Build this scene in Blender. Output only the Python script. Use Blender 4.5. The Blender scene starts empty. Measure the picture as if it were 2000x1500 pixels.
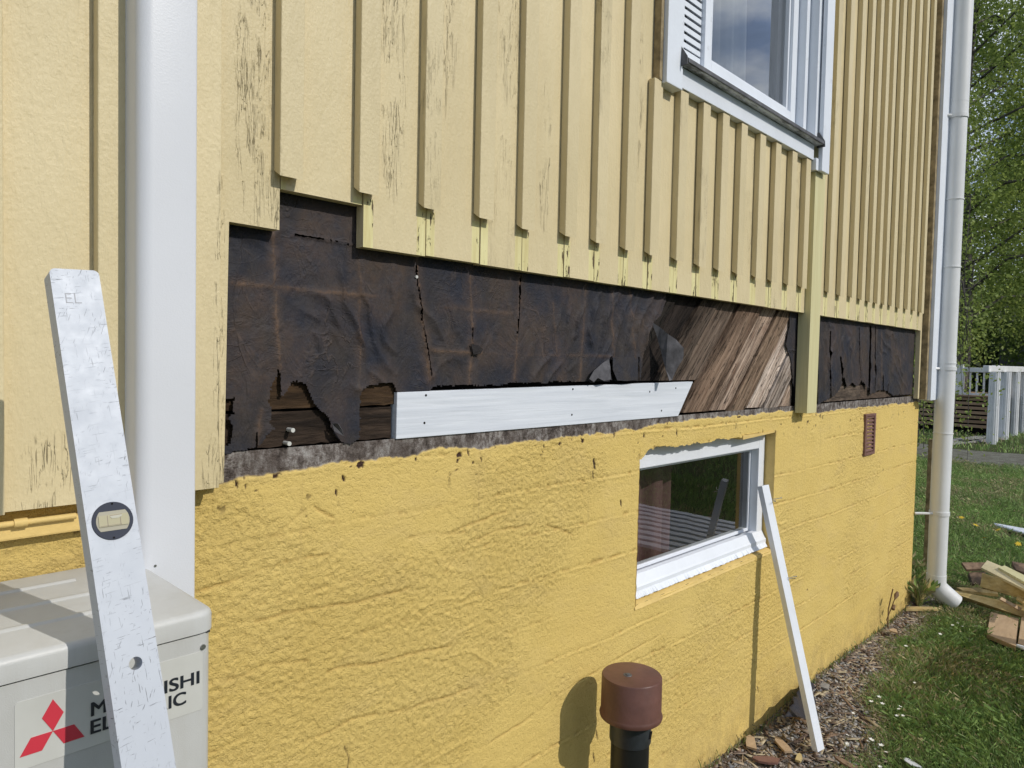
import bpy, bmesh, math, random
import numpy as np
from mathutils import Vector, Matrix
random.seed(7)
rng = np.random.default_rng(7)
scn = bpy.context.scene
C = scn.collection

# ------------------------------------------------------------------ camera
RR = Vector((0.69580254, -0.71791134, 0.02149735))
UU = Vector((0.0117086, 0.04126476, 0.99907964))
FF = Vector((0.71813769, 0.69491044, -0.03711786))
FPX = 1385.77
CAM = Vector((0.0, -1.2, 1.46))
cd = bpy.data.cameras.new('camera')
cam = bpy.data.objects.new('camera', cd)
C.objects.link(cam)
cam.matrix_world = Matrix(((RR.x, UU.x, -FF.x, CAM.x), (RR.y, UU.y, -FF.y, CAM.y), (RR.z, UU.z, -FF.z, CAM.z), (0, 0, 0, 1)))
cd.sensor_width = 36; cd.lens = FPX / 2000 * 36
cd.clip_start = 0.02; cd.clip_end = 600
scn.camera = cam

# ------------------------------------------------------------------ light
SUN = Vector((0.24, -1.0, 0.76)).normalized()
w = bpy.data.worlds.new('World'); scn.world = w; w.use_nodes = True
nt = w.node_tree; nt.nodes.clear()
out = nt.nodes.new('ShaderNodeOutputWorld'); bg = nt.nodes.new('ShaderNodeBackground')
sky = nt.nodes.new('ShaderNodeTexSky'); sky.sky_type = 'NISHITA'; sky.sun_disc = False
sky.sun_elevation = math.asin(SUN.z); sky.sun_rotation = math.atan2(SUN.x, SUN.y)
sky.air_density = 1.0; sky.dust_density = 1.0
tc = nt.nodes.new('ShaderNodeTexCoord'); mp = nt.nodes.new('ShaderNodeMapping')
mp.inputs['Scale'].default_value = (1.6, 1.6, 3.6)
nz = nt.nodes.new('ShaderNodeTexNoise'); nz.inputs['Scale'].default_value = 2.2
nz.inputs['Detail'].default_value = 9; nz.inputs['Roughness'].default_value = 0.58
cr = nt.nodes.new('ShaderNodeValToRGB'); cr.color_ramp.elements[0].position = 0.32; cr.color_ramp.elements[1].position = 0.56
mx = nt.nodes.new('ShaderNodeMix'); mx.data_type = 'RGBA'
n2 = nt.nodes.new('ShaderNodeTexNoise'); n2.inputs['Scale'].default_value = 4.5; n2.inputs['Detail'].default_value = 7; n2.inputs['Roughness'].default_value = 0.55
c2 = nt.nodes.new('ShaderNodeValToRGB'); c2.color_ramp.elements[0].position = 0.38; c2.color_ramp.elements[1].position = 0.64
c2.color_ramp.elements[0].color = (4.6, 6.2, 9.6, 1); c2.color_ramp.elements[1].color = (11.5, 12.4, 13.6, 1)
L = nt.links.new
L(tc.outputs['Generated'], mp.inputs[0]); L(mp.outputs[0], nz.inputs['Vector']); L(nz.outputs['Fac'], cr.inputs[0])
L(mp.outputs[0], n2.inputs['Vector']); L(n2.outputs['Fac'], c2.inputs[0]); L(c2.outputs[0], mx.inputs[7]); L(cr.outputs[0], mx.inputs[0]); L(sky.outputs[0], mx.inputs[6]); L(mx.outputs[2], bg.inputs[0]); L(bg.outputs[0], out.inputs[0])
bg.inputs[1].default_value = 0.076
sd = bpy.data.lights.new('sun', 'SUN'); sd.energy = 2.7; sd.angle = math.radians(0.55); sd.color = (1.0, 0.955, 0.885)
so = bpy.data.objects.new('sun', sd); C.objects.link(so)
so.rotation_euler = SUN.to_track_quat('Z', 'Y').to_euler(); so.location = (3, -5, 6)
scn.view_settings.view_transform = 'Standard'; scn.view_settings.look = 'None'
scn.view_settings.gamma = 1; scn.view_settings.exposure = 0.0; scn.view_settings.use_curve_mapping = False
scn.render.engine = 'CYCLES'

# ------------------------------------------------------------------ helpers
def ray(px, py):
    return RR * ((px - 1000) / FPX) - UU * ((py - 750) / FPX) + FF
def P(px, py, y=0.0):                       # point of the photograph on the real plane y
    d = ray(px, py); return CAM + d * ((y - CAM.y) / d.y)
def PG(px, py, z=0.0):                      # ... on the real plane z
    d = ray(px, py); return CAM + d * ((z - CAM.z) / d.z)

def lat(shape, seed):
    return np.random.default_rng(seed).random(shape)
def vnoise(x, y, seed=0):
    g = lat((257, 257), seed)
    xi = np.floor(x).astype(int); yi = np.floor(y).astype(int)
    fx = x - xi; fy = y - yi
    fx = fx * fx * (3 - 2 * fx); fy = fy * fy * (3 - 2 * fy)
    a = g[xi % 256, yi % 256]; b = g[(xi + 1) % 256, yi % 256]
    c = g[xi % 256, (yi + 1) % 256]; d = g[(xi + 1) % 256, (yi + 1) % 256]
    return (a * (1 - fx) + b * fx) * (1 - fy) + (c * (1 - fx) + d * fx) * fy
def fbm(x, y, seed=0, octv=4, gain=0.5):
    s = 0; a = 1; t = 0
    for k in range(octv):
        s = s + a * vnoise(x * 2 ** k + 17.3 * k, y * 2 ** k + 9.1 * k, seed + k); t += a; a *= gain
    return s / t
def sstep(a, b, x):
    t = np.clip((x - a) / (b - a), 0, 1); return t * t * (3 - 2 * t)

def mesh_obj(name, verts, faces, mat, parent=None, smooth=False):
    me = bpy.data.meshes.new(name)
    me.from_pydata([tuple(v) for v in verts], [], faces); me.update()
    o = bpy.data.objects.new(name, me); C.objects.link(o)
    mats = mat if isinstance(mat, (list, tuple)) else [mat]
    for m in mats: me.materials.append(m)
    if parent: o.parent = parent
    if smooth: me.polygons.foreach_set('use_smooth', [True] * len(me.polygons))
    return o
def bm_obj(name, bm, mat, parent=None, smooth=False):
    me = bpy.data.meshes.new(name)
    bmesh.ops.recalc_face_normals(bm, faces=bm.faces)
    bm.to_mesh(me); bm.free()
    o = bpy.data.objects.new(name, me); C.objects.link(o)
    for m in (mat if isinstance(mat, (list, tuple)) else [mat]): me.materials.append(m)
    if parent: o.parent = parent
    if smooth:
        me.polygons.foreach_set('use_smooth', [True] * len(me.polygons))
        try: me.set_sharp_from_angle(angle=math.radians(40))
        except Exception: pass
    return o
def fast_mesh(name, V, Q, mat, parent=None, smooth=False, attrs=None, tri=False):
    n = 3 if tri else 4
    me = bpy.data.meshes.new(name)
    V = np.asarray(V, dtype=np.float32); Q = np.asarray(Q, dtype=np.int32)
    me.vertices.add(len(V)); me.vertices.foreach_set('co', V.ravel())
    me.loops.add(Q.size); me.loops.foreach_set('vertex_index', Q.ravel())
    me.polygons.add(len(Q)); me.polygons.foreach_set('loop_start', np.arange(0, Q.size, n, dtype=np.int32))
    me.polygons.foreach_set('loop_total', np.full(len(Q), n, dtype=np.int32))
    me.update(calc_edges=True)
    if smooth: me.polygons.foreach_set('use_smooth', np.ones(len(Q), dtype=bool))
    for k, a in (attrs or {}).items():
        a = np.asarray(a, dtype=np.float32)
        if a.ndim == 1:
            at = me.attributes.new(k, 'FLOAT', 'POINT'); at.data.foreach_set('value', a)
        else:
            at = me.attributes.new(k, 'FLOAT_COLOR', 'POINT')
            at.data.foreach_set('color', np.concatenate([a, np.ones((len(a), 1), dtype=np.float32)], 1).ravel())
    o = bpy.data.objects.new(name, me); C.objects.link(o)
    me.materials.append(mat)
    if parent: o.parent = parent
    return o
def add_box(bm, x0, x1, y0, y1, z0, z1, bev=0.0, M=None):
    vs = [bm.verts.new((x, y, z)) for x in (x0, x1) for y in (y0, y1) for z in (z0, z1)]
    idx = ((0, 1, 3, 2), (4, 6, 7, 5), (0, 4, 5, 1), (2, 3, 7, 6), (0, 2, 6, 4), (1, 5, 7, 3))
    fs = [bm.faces.new([vs[i] for i in f]) for f in idx]
    if bev > 0:
        es = list({e for f in fs for e in f.edges})
        r = bmesh.ops.bevel(bm, geom=es, offset=bev, segments=2, profile=0.6, affect='EDGES')
        vs = list({v for f in r['faces'] for v in f.verts} | {v for v in vs if v.is_valid})
    if M is not None: bmesh.ops.transform(bm, matrix=M, verts=[v for v in vs if v.is_valid])
    return vs
def box(name, x0, x1, y0, y1, z0, z1, mat, parent=None, bev=0.0015, M=None):
    bm = bmesh.new(); add_box(bm, x0, x1, y0, y1, z0, z1, bev, M)
    return bm_obj(name, bm, mat, parent)
def add_tube(bm, pts, rads, seg=16, cap=True):
    rings = []; n = len(pts); prev = None
    for i, p in enumerate(pts):
        p = Vector(p)
        if i == 0: t = Vector(pts[1]) - p
        elif i == n - 1: t = p - Vector(pts[i - 1])
        else: t = (Vector(pts[i + 1]) - Vector(pts[i - 1]))
        t.normalize()
        if prev is None:
            a = t.orthogonal().normalized()
        else:
            a = (prev - t * prev.dot(t)).normalized()
        prev = a; b = t.cross(a)
        r = rads[i] if hasattr(rads, '__len__') else rads
        rings.append([bm.verts.new(p + (a * math.cos(2 * math.pi * k / seg) + b * math.sin(2 * math.pi * k / seg)) * r) for k in range(seg)])
    for i in range(n - 1):
        for k in range(seg):
            bm.faces.new((rings[i][k], rings[i][(k + 1) % seg], rings[i + 1][(k + 1) % seg], rings[i + 1][k]))
    if cap:
        bm.faces.new(rings[0][::-1]); bm.faces.new(rings[-1])
def tube(name, pts, rads, mat, parent=None, seg=16, cap=True):
    bm = bmesh.new(); add_tube(bm, pts, rads, seg, cap)
    return bm_obj(name, bm, mat, parent, smooth=True)
def empty(name, loc, label=None, cat=None, group=None, kind=None):
    o = bpy.data.objects.new(name, None); C.objects.link(o); o.location = loc
    o.empty_display_size = 0.1
    tag(o, label, cat, group, kind); return o
def tag(o, label=None, cat=None, group=None, kind=None):
    if label: o['label'] = label
    if cat: o['category'] = cat
    if group: o['group'] = group
    if kind: o['kind'] = kind
    return o
def adopt(parent, *objs):
    """parent world-placed meshes under an Empty standing at its own base"""
    for o in objs:
        o.parent = parent
        o.matrix_parent_inverse = Matrix.Translation(parent.location).inverted()
def copy_tree(o, parent=None):
    c = o.copy(); C.objects.link(c)
    if parent: c.parent = parent
    for ch in o.children: copy_tree(ch, c)
    return c

# ------------------------------------------------------------------ materials
class NM:
    def __init__(s, name, rough=0.6, spec=0.5, metal=0.0):
        s.m = bpy.data.materials.new(name); s.m.use_nodes = True
        s.t = s.m.node_tree; s.b = s.t.nodes['Principled BSDF']
        s.b.inputs['Roughness'].default_value = rough
        s.b.inputs['Specular IOR Level'].default_value = spec
        s.b.inputs['Metallic'].default_value = metal
        s.g = s.t.nodes.new('ShaderNodeNewGeometry'); s.oi = s.t.nodes.new('ShaderNodeObjectInfo')
        s.bumps = None
    def link(s, a, b): s.t.links.new(a, b)
    def math(s, op, a, b=None, clamp=False):
        n = s.t.nodes.new('ShaderNodeMath'); n.operation = op; n.use_clamp = clamp
        for i, v in enumerate((a, b)):
            if v is None: continue
            if isinstance(v, (int, float)): n.inputs[i].default_value = v
            else: s.link(v, n.inputs[i])
        return n.outputs[0]
    def coord(s, scale=(1, 1, 1), rnd=0.0, rot=(0, 0, 0)):
        v = s.g.outputs['Position']
        if rnd:
            a = s.t.nodes.new('ShaderNodeVectorMath'); a.operation = 'ADD'
            k = s.math('MULTIPLY', s.oi.outputs['Random'], rnd)
            s.link(v, a.inputs[0]); s.link(k, a.inputs[1]); v = a.outputs[0]
        if rot != (0, 0, 0):
            q = s.t.nodes.new('ShaderNodeMapping'); q.inputs['Rotation'].default_value = rot; s.link(v, q.inputs[0]); v = q.outputs[0]
        n = s.t.nodes.new('ShaderNodeMapping'); n.inputs['Scale'].default_value = scale
        s.link(v, n.inputs[0]); return n.outputs[0]
    def noise(s, vec, scale=5, detail=4, rough=0.5, dist=0.0):
        n = s.t.nodes.new('ShaderNodeTexNoise'); n.inputs['Scale'].default_value = scale
        n.inputs['Detail'].default_value = detail; n.inputs['Roughness'].default_value = rough
        n.inputs['Distortion'].default_value = dist
        s.link(vec, n.inputs['Vector']); return n.outputs['Fac']
    def vor(s, vec, scale=5, feat='F1', out='Distance'):
        n = s.t.nodes.new('ShaderNodeTexVoronoi'); n.feature = feat; n.inputs['Scale'].default_value = scale
        s.link(vec, n.inputs['Vector']); return n.outputs[out]
    def ramp(s, f, stops, interp='LINEAR'):
        n = s.t.nodes.new('ShaderNodeValToRGB'); n.color_ramp.interpolation = interp
        e = n.color_ramp.elements
        while len(e) < len(stops): e.new(0.5)
        for i, (p, c) in enumerate(stops):
            e[i].position = p
            e[i].color = (c, c, c, 1) if isinstance(c, (int, float)) else (*c, 1)
        s.link(f, n.inputs[0]); return n.outputs[0]
    def mix(s, f, a, b, mode='MIX'):
        n = s.t.nodes.new('ShaderNodeMix'); n.data_type = 'RGBA'; n.blend_type = mode
        for sock, v in ((0, f), (6, a), (7, b)):
            if isinstance(v, (int, float)): n.inputs[sock].default_value = v
            elif isinstance(v, tuple): n.inputs[sock].default_value = (*v, 1)
            else: s.link(v, n.inputs[sock])
        return n.outputs[2]
    def attr(s, name, out='Fac'):
        n = s.t.nodes.new('ShaderNodeAttribute'); n.attribute_name = name; return n.outputs[out]
    def color(s, c):
        if isinstance(c, tuple): s.b.inputs['Base Color'].default_value = (*c, 1)
        else: s.link(c, s.b.inputs['Base Color'])
    def bump(s, h, dist=0.001, strength=1.0):
        n = s.t.nodes.new('ShaderNodeBump'); n.invert = dist < 0; n.inputs['Distance'].default_value = abs(dist); n.inputs['Strength'].default_value = strength
        s.link(h, n.inputs['Height'])
        if s.bumps is not None: s.link(s.bumps, n.inputs['Normal'])
        s.bumps = n.outputs[0]; s.link(s.bumps, s.b.inputs['Normal'])
    def crackline(s, vec, scale, width):
        n = s.noise(vec, scale, 3, 0.55, 0.6)
        d = s.math('ABSOLUTE', s.math('SUBTRACT', n, 0.5))
        return s.ramp(d, [(0, 1), (width, 0)])

def board_paint(name, base, side_dirt=0.0):
    m = NM(name, 0.5, 0.35)
    p = m.coord((1, 1, 1), 9)
    big = m.noise(p, 2.2, 4, 0.6)
    grime = m.noise(m.coord((9, 9, 1.2), 5), 1.0, 5, 0.6)
    col = m.mix(m.ramp(big, [(0.3, 0), (0.75, 1)]), tuple(c * 1.05 for c in base), tuple(c * f for c, f in zip(base, (0.91, 0.9, 0.86))))
    col = m.mix(m.math('MULTIPLY', m.ramp(grime, [(0.52, 0), (0.8, 1)]), 0.35), col, tuple(c * f for c, f in zip(base, (0.72, 0.68, 0.6))))
    # age cracks run with the grain, in patches
    mask = m.ramp(m.noise(m.coord((1.0, 1, 0.28), 13), 6.0, 3, 0.55), [(0.5, 0), (0.64, 1)])
    c1 = m.crackline(m.coord((60, 60, 3), 7), 1.0, 0.0075)
    c2 = m.crackline(m.coord((120, 120, 10), 7), 1.0, 0.010)
    brk = m.ramp(m.noise(m.coord((30, 30, 14), 3), 1.0, 3, 0.6), [(0.45, 0), (0.55, 1)])
    gate = m.ramp(m.math('FRACT', m.math('MULTIPLY', m.oi.outputs['Random'], 7.31)), [(0.5, 0.0), (0.62, .6)])
    mask = m.math('MULTIPLY', mask, gate)
    sep = m.t.nodes.new('ShaderNodeSeparateXYZ'); m.link(m.g.outputs['Position'], sep.inputs[0])
    zn = None
    for x0_, hw_, z0_, hz_ in ((.565, .045, 1.95, .42), (.60, .02, 1.72, .10), (.855, .045, 2.05, .42), (.99, .05, 2.15, .22), (.28, .08, 1.27, .10), (.505, .02, 1.45, .5), (.50, .035, 1.27, .09), (1.70, .03, 2.2, .4), (1.31, .03, 1.95, .25)):
        dx_ = m.math('DIVIDE', m.math('SUBTRACT', sep.outputs[0], x0_), hw_); dz_ = m.math('DIVIDE', m.math('SUBTRACT', sep.outputs[2], z0_), hz_)
        d_ = m.math('ADD', m.math('MULTIPLY', dx_, dx_), m.math('MULTIPLY', dz_, dz_))
        k_ = m.ramp(m.math('ADD', d_, m.math('MULTIPLY', m.noise(m.coord((1, 1, .4)), 30, 3, .6), .8)), [(0.75, 1), (1.0, 0)])
        zn = k_ if zn is None else m.math('MAXIMUM', zn, k_)
    mask = m.math('MAXIMUM', mask, zn)
    ck = m.math('MULTIPLY', m.math('MAXIMUM', c1, m.math('MULTIPLY', c2, 0.7)), m.math('MULTIPLY', mask, brk))
    col = m.mix(m.math('MULTIPLY', ck, 0.45), col, (0.25, 0.19, 0.10))
    fl = m.ramp(m.noise(m.coord((26, 26, 9), 21), 1.0, 5, 0.65), [(0.80, 0), (0.815, 1)])
    col = m.mix(fl, col, (0.10, 0.07, 0.045))
    m.color(col)
    h = m.noise(p, 170, 3, 0.5)
    m.bump(h, 0.0011, 0.7)
    m.bump(m.noise(m.coord((1, 1, 0.30), 4), 66, 5, 0.66), 0.0032, 0.8)
    m.bump(m.math('MULTIPLY', m.math('ADD', ck, fl), -1.0), 0.0022, 1.0)
    return m.m
BEIGE = (0.675, 0.572, 0.35)
M_board = board_paint('beige_board_paint', BEIGE)
M_batten = board_paint('beige_batten_paint', (0.65, 0.550, 0.335))
def old_paint():
    m = NM('old_pale_yellow_paint', 0.7, 0.3)
    s = m.noise(m.coord((70, 70, 6), 3), 1.0, 5, 0.65)
    col = m.mix(m.ramp(s, [(0.35, 0), (0.7, 1)]), (0.76, 0.70, 0.37), (0.60, 0.51, 0.24))
    ch = m.ramp(m.noise(m.coord((55, 55, 13), 8), 1.0, 5, 0.7), [(0.57, 0), (0.60, 1)])
    col = m.mix(ch, col, (0.12, 0.085, 0.05))
    m.color(col); m.bump(m.math('MULTIPLY', ch, -1), 0.002); m.bump(s, 0.0012, 0.6); return m.m
M_old = old_paint()
def wood(name, a, b, dark=(0.03, 0.02, 0.012), axis=(1, 1, 1), rot=(0, 0, 0), rough=0.8, knots=True, amt=0.5, objcol=False, bumpd=0.002):
    m = NM(name, rough, 0.25)
    v = m.coord(axis, 6, rot)
    g = m.noise(v, 1.0, 6, 0.62, 0.4)
    col = m.mix(m.ramp(g, [(0.3, 0), (0.7, 1)]), a, b)
    st = m.ramp(m.noise(m.coord(tuple(k * 0.16 for k in axis), 11, rot), 1.0, 5, 0.65), [(0.5, 0), (0.66, 1)])
    col = m.mix(m.math('MULTIPLY', st, amt), col, dark)
    if objcol: col = m.mix(1.0, col, m.oi.outputs['Color'], 'MULTIPLY')
    m.color(col); m.bump(g, bumpd, 0.8)
    return m.m
# old sheathing: grain along the boards (45 degrees for the diagonal ones)
def diag_mat():
    m = NM('weathered_diagonal_wood', 0.88, 0.2)
    rt = (0, math.radians(-45), 0)
    g = m.noise(m.coord((110, 50, 3.2), 6, rt), 1.0, 7, 0.62, 0.2)
    col = m.mix(m.ramp(g, [(0.3, 0), (0.7, 1)]), (0.40, 0.335, 0.275), (0.15, 0.112, 0.085))
    rot_ = m.noise(m.coord((24, 14, 2.4), 11, rt), 1.0, 6, 0.66, 0.3)
    col = m.mix(m.math('MULTIPLY', m.ramp(rot_, [(0.50, 0), (0.66, 1)]), 0.75), col, (0.03, 0.02, 0.014))
    red = m.noise(m.coord((40, 20, 9), 3, rt), 1.0, 5, 0.7)
    col = m.mix(m.math('MULTIPLY', m.ramp(red, [(0.55, 0), (0.7, 1)]), 0.5), col, (0.14, 0.07, 0.042))
    pit = m.ramp(m.noise(m.coord((1, 1, 1), 2), 80, 5, 0.78), [(0.60, 0), (0.65, 1)])
    col = m.mix(m.math('MULTIPLY', pit, 0.8), col, (0.018, 0.012, 0.009))
    pale = m.ramp(m.noise(m.coord((38, 20, 2.0), 15, rt), 1.0, 4, 0.6), [(0.54, 0), (0.64, 1)])
    col = m.mix(m.math('MULTIPLY', pale, 0.45), col, (0.46, 0.40, 0.34))
    ck = m.crackline(m.coord((70, 40, 3.2), 9, rt), 1.0, 0.018)
    col = m.mix(m.math('MULTIPLY', ck, 0.9), col, (0.012, 0.009, 0.007))
    col = m.mix(1.0, col, m.oi.outputs['Color'], 'MULTIPLY'); m.color(col)
    m.bump(g, 0.006, 0.9); m.bump(m.math('MULTIPLY', m.math('ADD', ck, m.ramp(rot_, [(0.45, 0), (0.65, 1)])), -1), 0.005, 0.9)
    return m.m
M_diag = diag_mat()
M_horiz = wood('rotten_horizontal_wood', (0.070, 0.047, 0.032), (0.020, 0.013, 0.009), (0.006, 0.004, 0.003), (16, 40, 120), (0, 0, 0), 0.9, amt=0.8, objcol=True, bumpd=0.006)
M_fresh = wood('pale_painted_spruce', (0.66, 0.62, 0.36), (0.57, 0.51, 0.27), (0.40, 0.33, 0.15), (90, 90, 3), amt=0.35, rough=0.6, bumpd=0.0008)
M_newwhite = wood('white_primed_spruce', (0.76, 0.79, 0.84), (0.60, 0.635, 0.69), (0.60, 0.62, 0.55), (3.2, 40, 95), amt=0.18, rough=0.5, bumpd=0.0012)
M_scrapY = wood('scrap_yellow_board', (0.60, 0.48, 0.24), (0.42, 0.30, 0.11), (0.09, 0.055, 0.025), (14, 22, 60), amt=0.65, bumpd=0.001)
M_scrapB = wood('scrap_brown_board', (0.30, 0.20, 0.13), (0.13, 0.085, 0.055), (0.02, 0.014, 0.01), (12, 30, 60), amt=0.8)
M_scrapT = wood('scrap_tan_board', (0.52, 0.38, 0.24), (0.40, 0.28, 0.17), (0.2, 0.13, 0.08), (9, 40, 40), amt=0.35)
M_deck = wood('brown_deck_wood', (0.44, 0.31, 0.20), (0.30, 0.20, 0.13), (0.14, 0.09, 0.06), (30, 4, 60), amt=0.5)
M_grey = wood('grey_aged_wood', (0.33, 0.32, 0.31), (0.22, 0.21, 0.20), (0.1, 0.1, 0.09), (6, 30, 30), amt=0.4)
def plain(name, c, rough=0.5, spec=0.5, metal=0.0, var=0.06, scale=8, bump=0.0, bscale=120):
    m = NM(name, rough, spec, metal)
    n = m.noise(m.coord((1, 1, 1), 4), scale, 4, 0.6)
    m.color(m.mix(m.ramp(n, [(0.3, 0), (0.7, 1)]), tuple(min(1, k * (1 + var)) for k in c), tuple(k * (1 - var * 1.5) for k in c)))
    if bump: m.bump(m.noise(m.coord(), bscale, 3, 0.5), bump)
    return m.m
def white_paint(name, c, wear=0.25):
    m = NM(name, 0.45, 0.4)
    n = m.noise(m.coord((1, 1, 1), 4), 5, 5, 0.6)
    col = m.mix(m.ramp(n, [(0.3, 0), (0.75, 1)]), c, tuple(k * 0.9 for k in c))
    wn = m.ramp(m.noise(m.coord((18, 18, 18), 3), 1.0, 6, 0.7), [(0.66 - wear * 0.1, 0), (0.70 - wear * 0.1, 1)])
    col = m.mix(m.math('MULTIPLY', wn, wear), col, (0.25, 0.24, 0.22))
    m.color(col); m.bump(m.noise(m.coord((1, 1, 1)), 90, 4, 0.6), 0.0008, 0.6); return m.m
M_white = white_paint('white_window_paint', (0.76, 0.80, 0.86), 0.2)
M_whiteb = white_paint('thick_white_paint', (0.80, 0.83, 0.88), 0.05)
def sill_mat():
    m = NM('weathered_sill_paint', 0.6, 0.3)
    n = m.ramp(m.noise(m.coord((8, 30, 30), 2), 1.0, 6, 0.7), [(0.46, 0), (0.6, 1)])
    m.color(m.mix(n, (0.66, 0.68, 0.70), (0.17, 0.17, 0.165))); m.bump(n, 0.001, 0.6); return m.m
M_sill = sill_mat()
M_zinc = plain('dark_zinc_flashing', (0.12, 0.12, 0.125), 0.55, 0.5, 0.3, 0.3, 30)
M_pvc = plain('white_drainpipe_plastic', (0.72, 0.73, 0.73), 0.35, 0.5, 0, 0.04, 3)
M_duct = plain('white_duct_plastic', (0.68, 0.695, 0.73), 0.38, 0.45, 0, 0.02, 4, 0.0002, 400)
def ac_mat():
    m = NM('light_grey_enamel', 0.42, 0.45)
    n = m.noise(m.coord((1, 1, 1)), 5, 6, 0.65); sp = m.ramp(m.noise(m.coord(), 130, 4, 0.8), [(0.72, 0), (0.75, 1)])
    st = m.ramp(m.noise(m.coord((45, 45, 4)), 1.0, 4, 0.6), [(0.5, 0), (0.75, 1)])
    c = m.mix(m.ramp(n, [(0.35, 0), (0.7, 1)]), (0.575, 0.58, 0.565), (0.50, 0.50, 0.475))
    c = m.mix(m.math('MULTIPLY', st, .22), c, (0.40, 0.385, 0.34)); c = m.mix(m.math('MULTIPLY', sp, .6), c, (0.30, 0.27, 0.22))
    m.color(c); m.bump(m.noise(m.coord(), 700, 2, .5), .0002); return m.m
M_ac = ac_mat()
M_acdark = plain('dark_gap', (0.03, 0.03, 0.03), 0.8)
M_badge = plain('badge_film', (0.60, 0.60, 0.56), 0.3, 0.5)
M_red = plain('emblem_red', (0.62, 0.045, 0.07), 0.35)
M_ink = plain('lettering_black', (0.02, 0.024, 0.032), 0.35)
M_steel = plain('bright_steel', (0.45, 0.45, 0.45), 0.35, 0.5, 0.9)
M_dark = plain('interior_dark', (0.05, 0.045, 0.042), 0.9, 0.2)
M_black = plain('shadow_black', (0.012, 0.011, 0.010), 0.95, 0.1)
M_brown = plain('brown_cap_enamel', (0.135, 0.062, 0.048), 0.42, 0.45, 0, 0.15, 14, 0.0006, 60)
M_greypipe = plain('dark_grey_pipe', (0.035, 0.04, 0.047), 0.38, 0.5, 0, 0.25, 20)
M_blackpipe = plain('black_pipe', (0.012, 0.012, 0.013), 0.4, 0.5)
M_vent = plain('brown_vent_plastic', (0.20, 0.105, 0.085), 0.55, 0.4, 0, 0.12, 30)
M_soil = plain('dark_soil', (0.05, 0.035, 0.025), 0.95)
M_raw = plain('raw_edge_wood', (0.30, 0.235, 0.135), 0.8, 0.3, 0, 0.35, 25)
M_col = plain('white_column_paint', (0.74, 0.75, 0.76), 0.5)
M_greyhouse = plain('grey_house_paint', (0.13, 0.125, 0.135), 0.8)
M_roofing = plain('dark_roofing', (0.05, 0.045, 0.045), 0.8)
def alu():
    m = NM('scratched_aluminium', 0.5, 0.3, 0.12)
    def dash(sc, rt, lo): return m.ramp(m.noise(m.coord(sc, 0, rt), 1.0, 2, 0.5), [(lo, 0), (lo + .012, 1)])
    s1 = dash((60, 60, 900), (0.3, 0.15, 0.1), .68); s2 = dash((700, 60, 70), (0.1, -0.35, 0.0), .685); s4 = dash((800, 90, 40), (0.0, 0.10, 0.0), .69)
    s3 = m.ramp(m.noise(m.coord(), 300, 4, 0.75), [(0.69, 0), (0.72, 1)])
    mk = m.ramp(m.noise(m.coord(), 14, 3, 0.6), [(0.42, 0.15), (0.66, 1)])
    sc = m.math('MULTIPLY', m.math('ADD', m.math('ADD', s1, s2), m.math('ADD', s3, s4), True), mk)
    sm = m.ramp(m.noise(m.coord((1, 1, .5)), 22, 5, 0.7), [(0.42, 0), (0.7, 1)])
    sc = m.math('ADD', sc, m.math('MULTIPLY', sm, 0.06), True)
    m.color(m.mix(m.math('MULTIPLY', sc, 0.95), (0.52, 0.55, 0.60), (0.15, 0.155, 0.17)))
    m.link(m.ramp(m.noise(m.coord(), 60, 4, 0.6), [(0.3, 0.48), (0.7, 0.62)]), m.b.inputs['Roughness'])
    m.bump(m.math('MULTIPLY', sc, -1), 0.0002, 0.8); return m.m
M_alu = alu()
M_vialring = plain('vial_ring_grey', (0.042, 0.048, 0.068), 0.6, 0.2)
M_vialback = plain('vial_clear_body', (0.40, 0.37, 0.28), 0.15, 0.6)
M_vialfluid = plain('vial_fluid', (0.46, 0.42, 0.27), 0.12, 0.6)
M_vialline = plain('vial_marks', (0.25, 0.2, 0.14), 0.4)
M_bubble = plain('vial_bubble', (0.52, 0.50, 0.40), 0.1, 0.7)
def glass(name, tint=(0.9, 0.93, 0.92), refl=1.0):
    m = bpy.data.materials.new(name); m.use_nodes = True; t = m.node_tree; t.nodes.clear()
    o = t.nodes.new('ShaderNodeOutputMaterial'); mixn = t.nodes.new('ShaderNodeMixShader')
    tr = t.nodes.new('ShaderNodeBsdfTransparent'); tr.inputs[0].default_value = (*tint, 1)
    gl = t.nodes.new('ShaderNodeBsdfGlossy'); gl.inputs['Roughness'].default_value = 0.003
    fr = t.nodes.new('ShaderNodeFresnel'); fr.inputs[0].default_value = 1.52
    k = t.nodes.new('ShaderNodeMath'); k.operation = 'MULTIPLY'; k.inputs[1].default_value = refl; k.use_clamp = True
    geo = t.nodes.new('ShaderNodeNewGeometry'); nzn = t.nodes.new('ShaderNodeTexNoise'); nzn.inputs['Scale'].default_value = 3.0
    bp = t.nodes.new('ShaderNodeBump'); bp.inputs['Distance'].default_value = 0.0006
    t.links.new(geo.outputs['Position'], nzn.inputs['Vector']); t.links.new(nzn.outputs['Fac'], bp.inputs['Height'])
    t.links.new(bp.outputs[0], gl.inputs['Normal'])
    t.links.new(fr.outputs[0], k.inputs[0]); t.links.new(k.outputs[0], mixn.inputs[0])
    t.links.new(tr.outputs[0], mixn.inputs[1]); t.links.new(gl.outputs[0], mixn.inputs[2]); t.links.new(mixn.outputs[0], o.inputs[0])
    return m
M_glass = glass('window_glass', refl=3.6)
M_glass_low = glass('basement_glass', refl=2.0)
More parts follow.
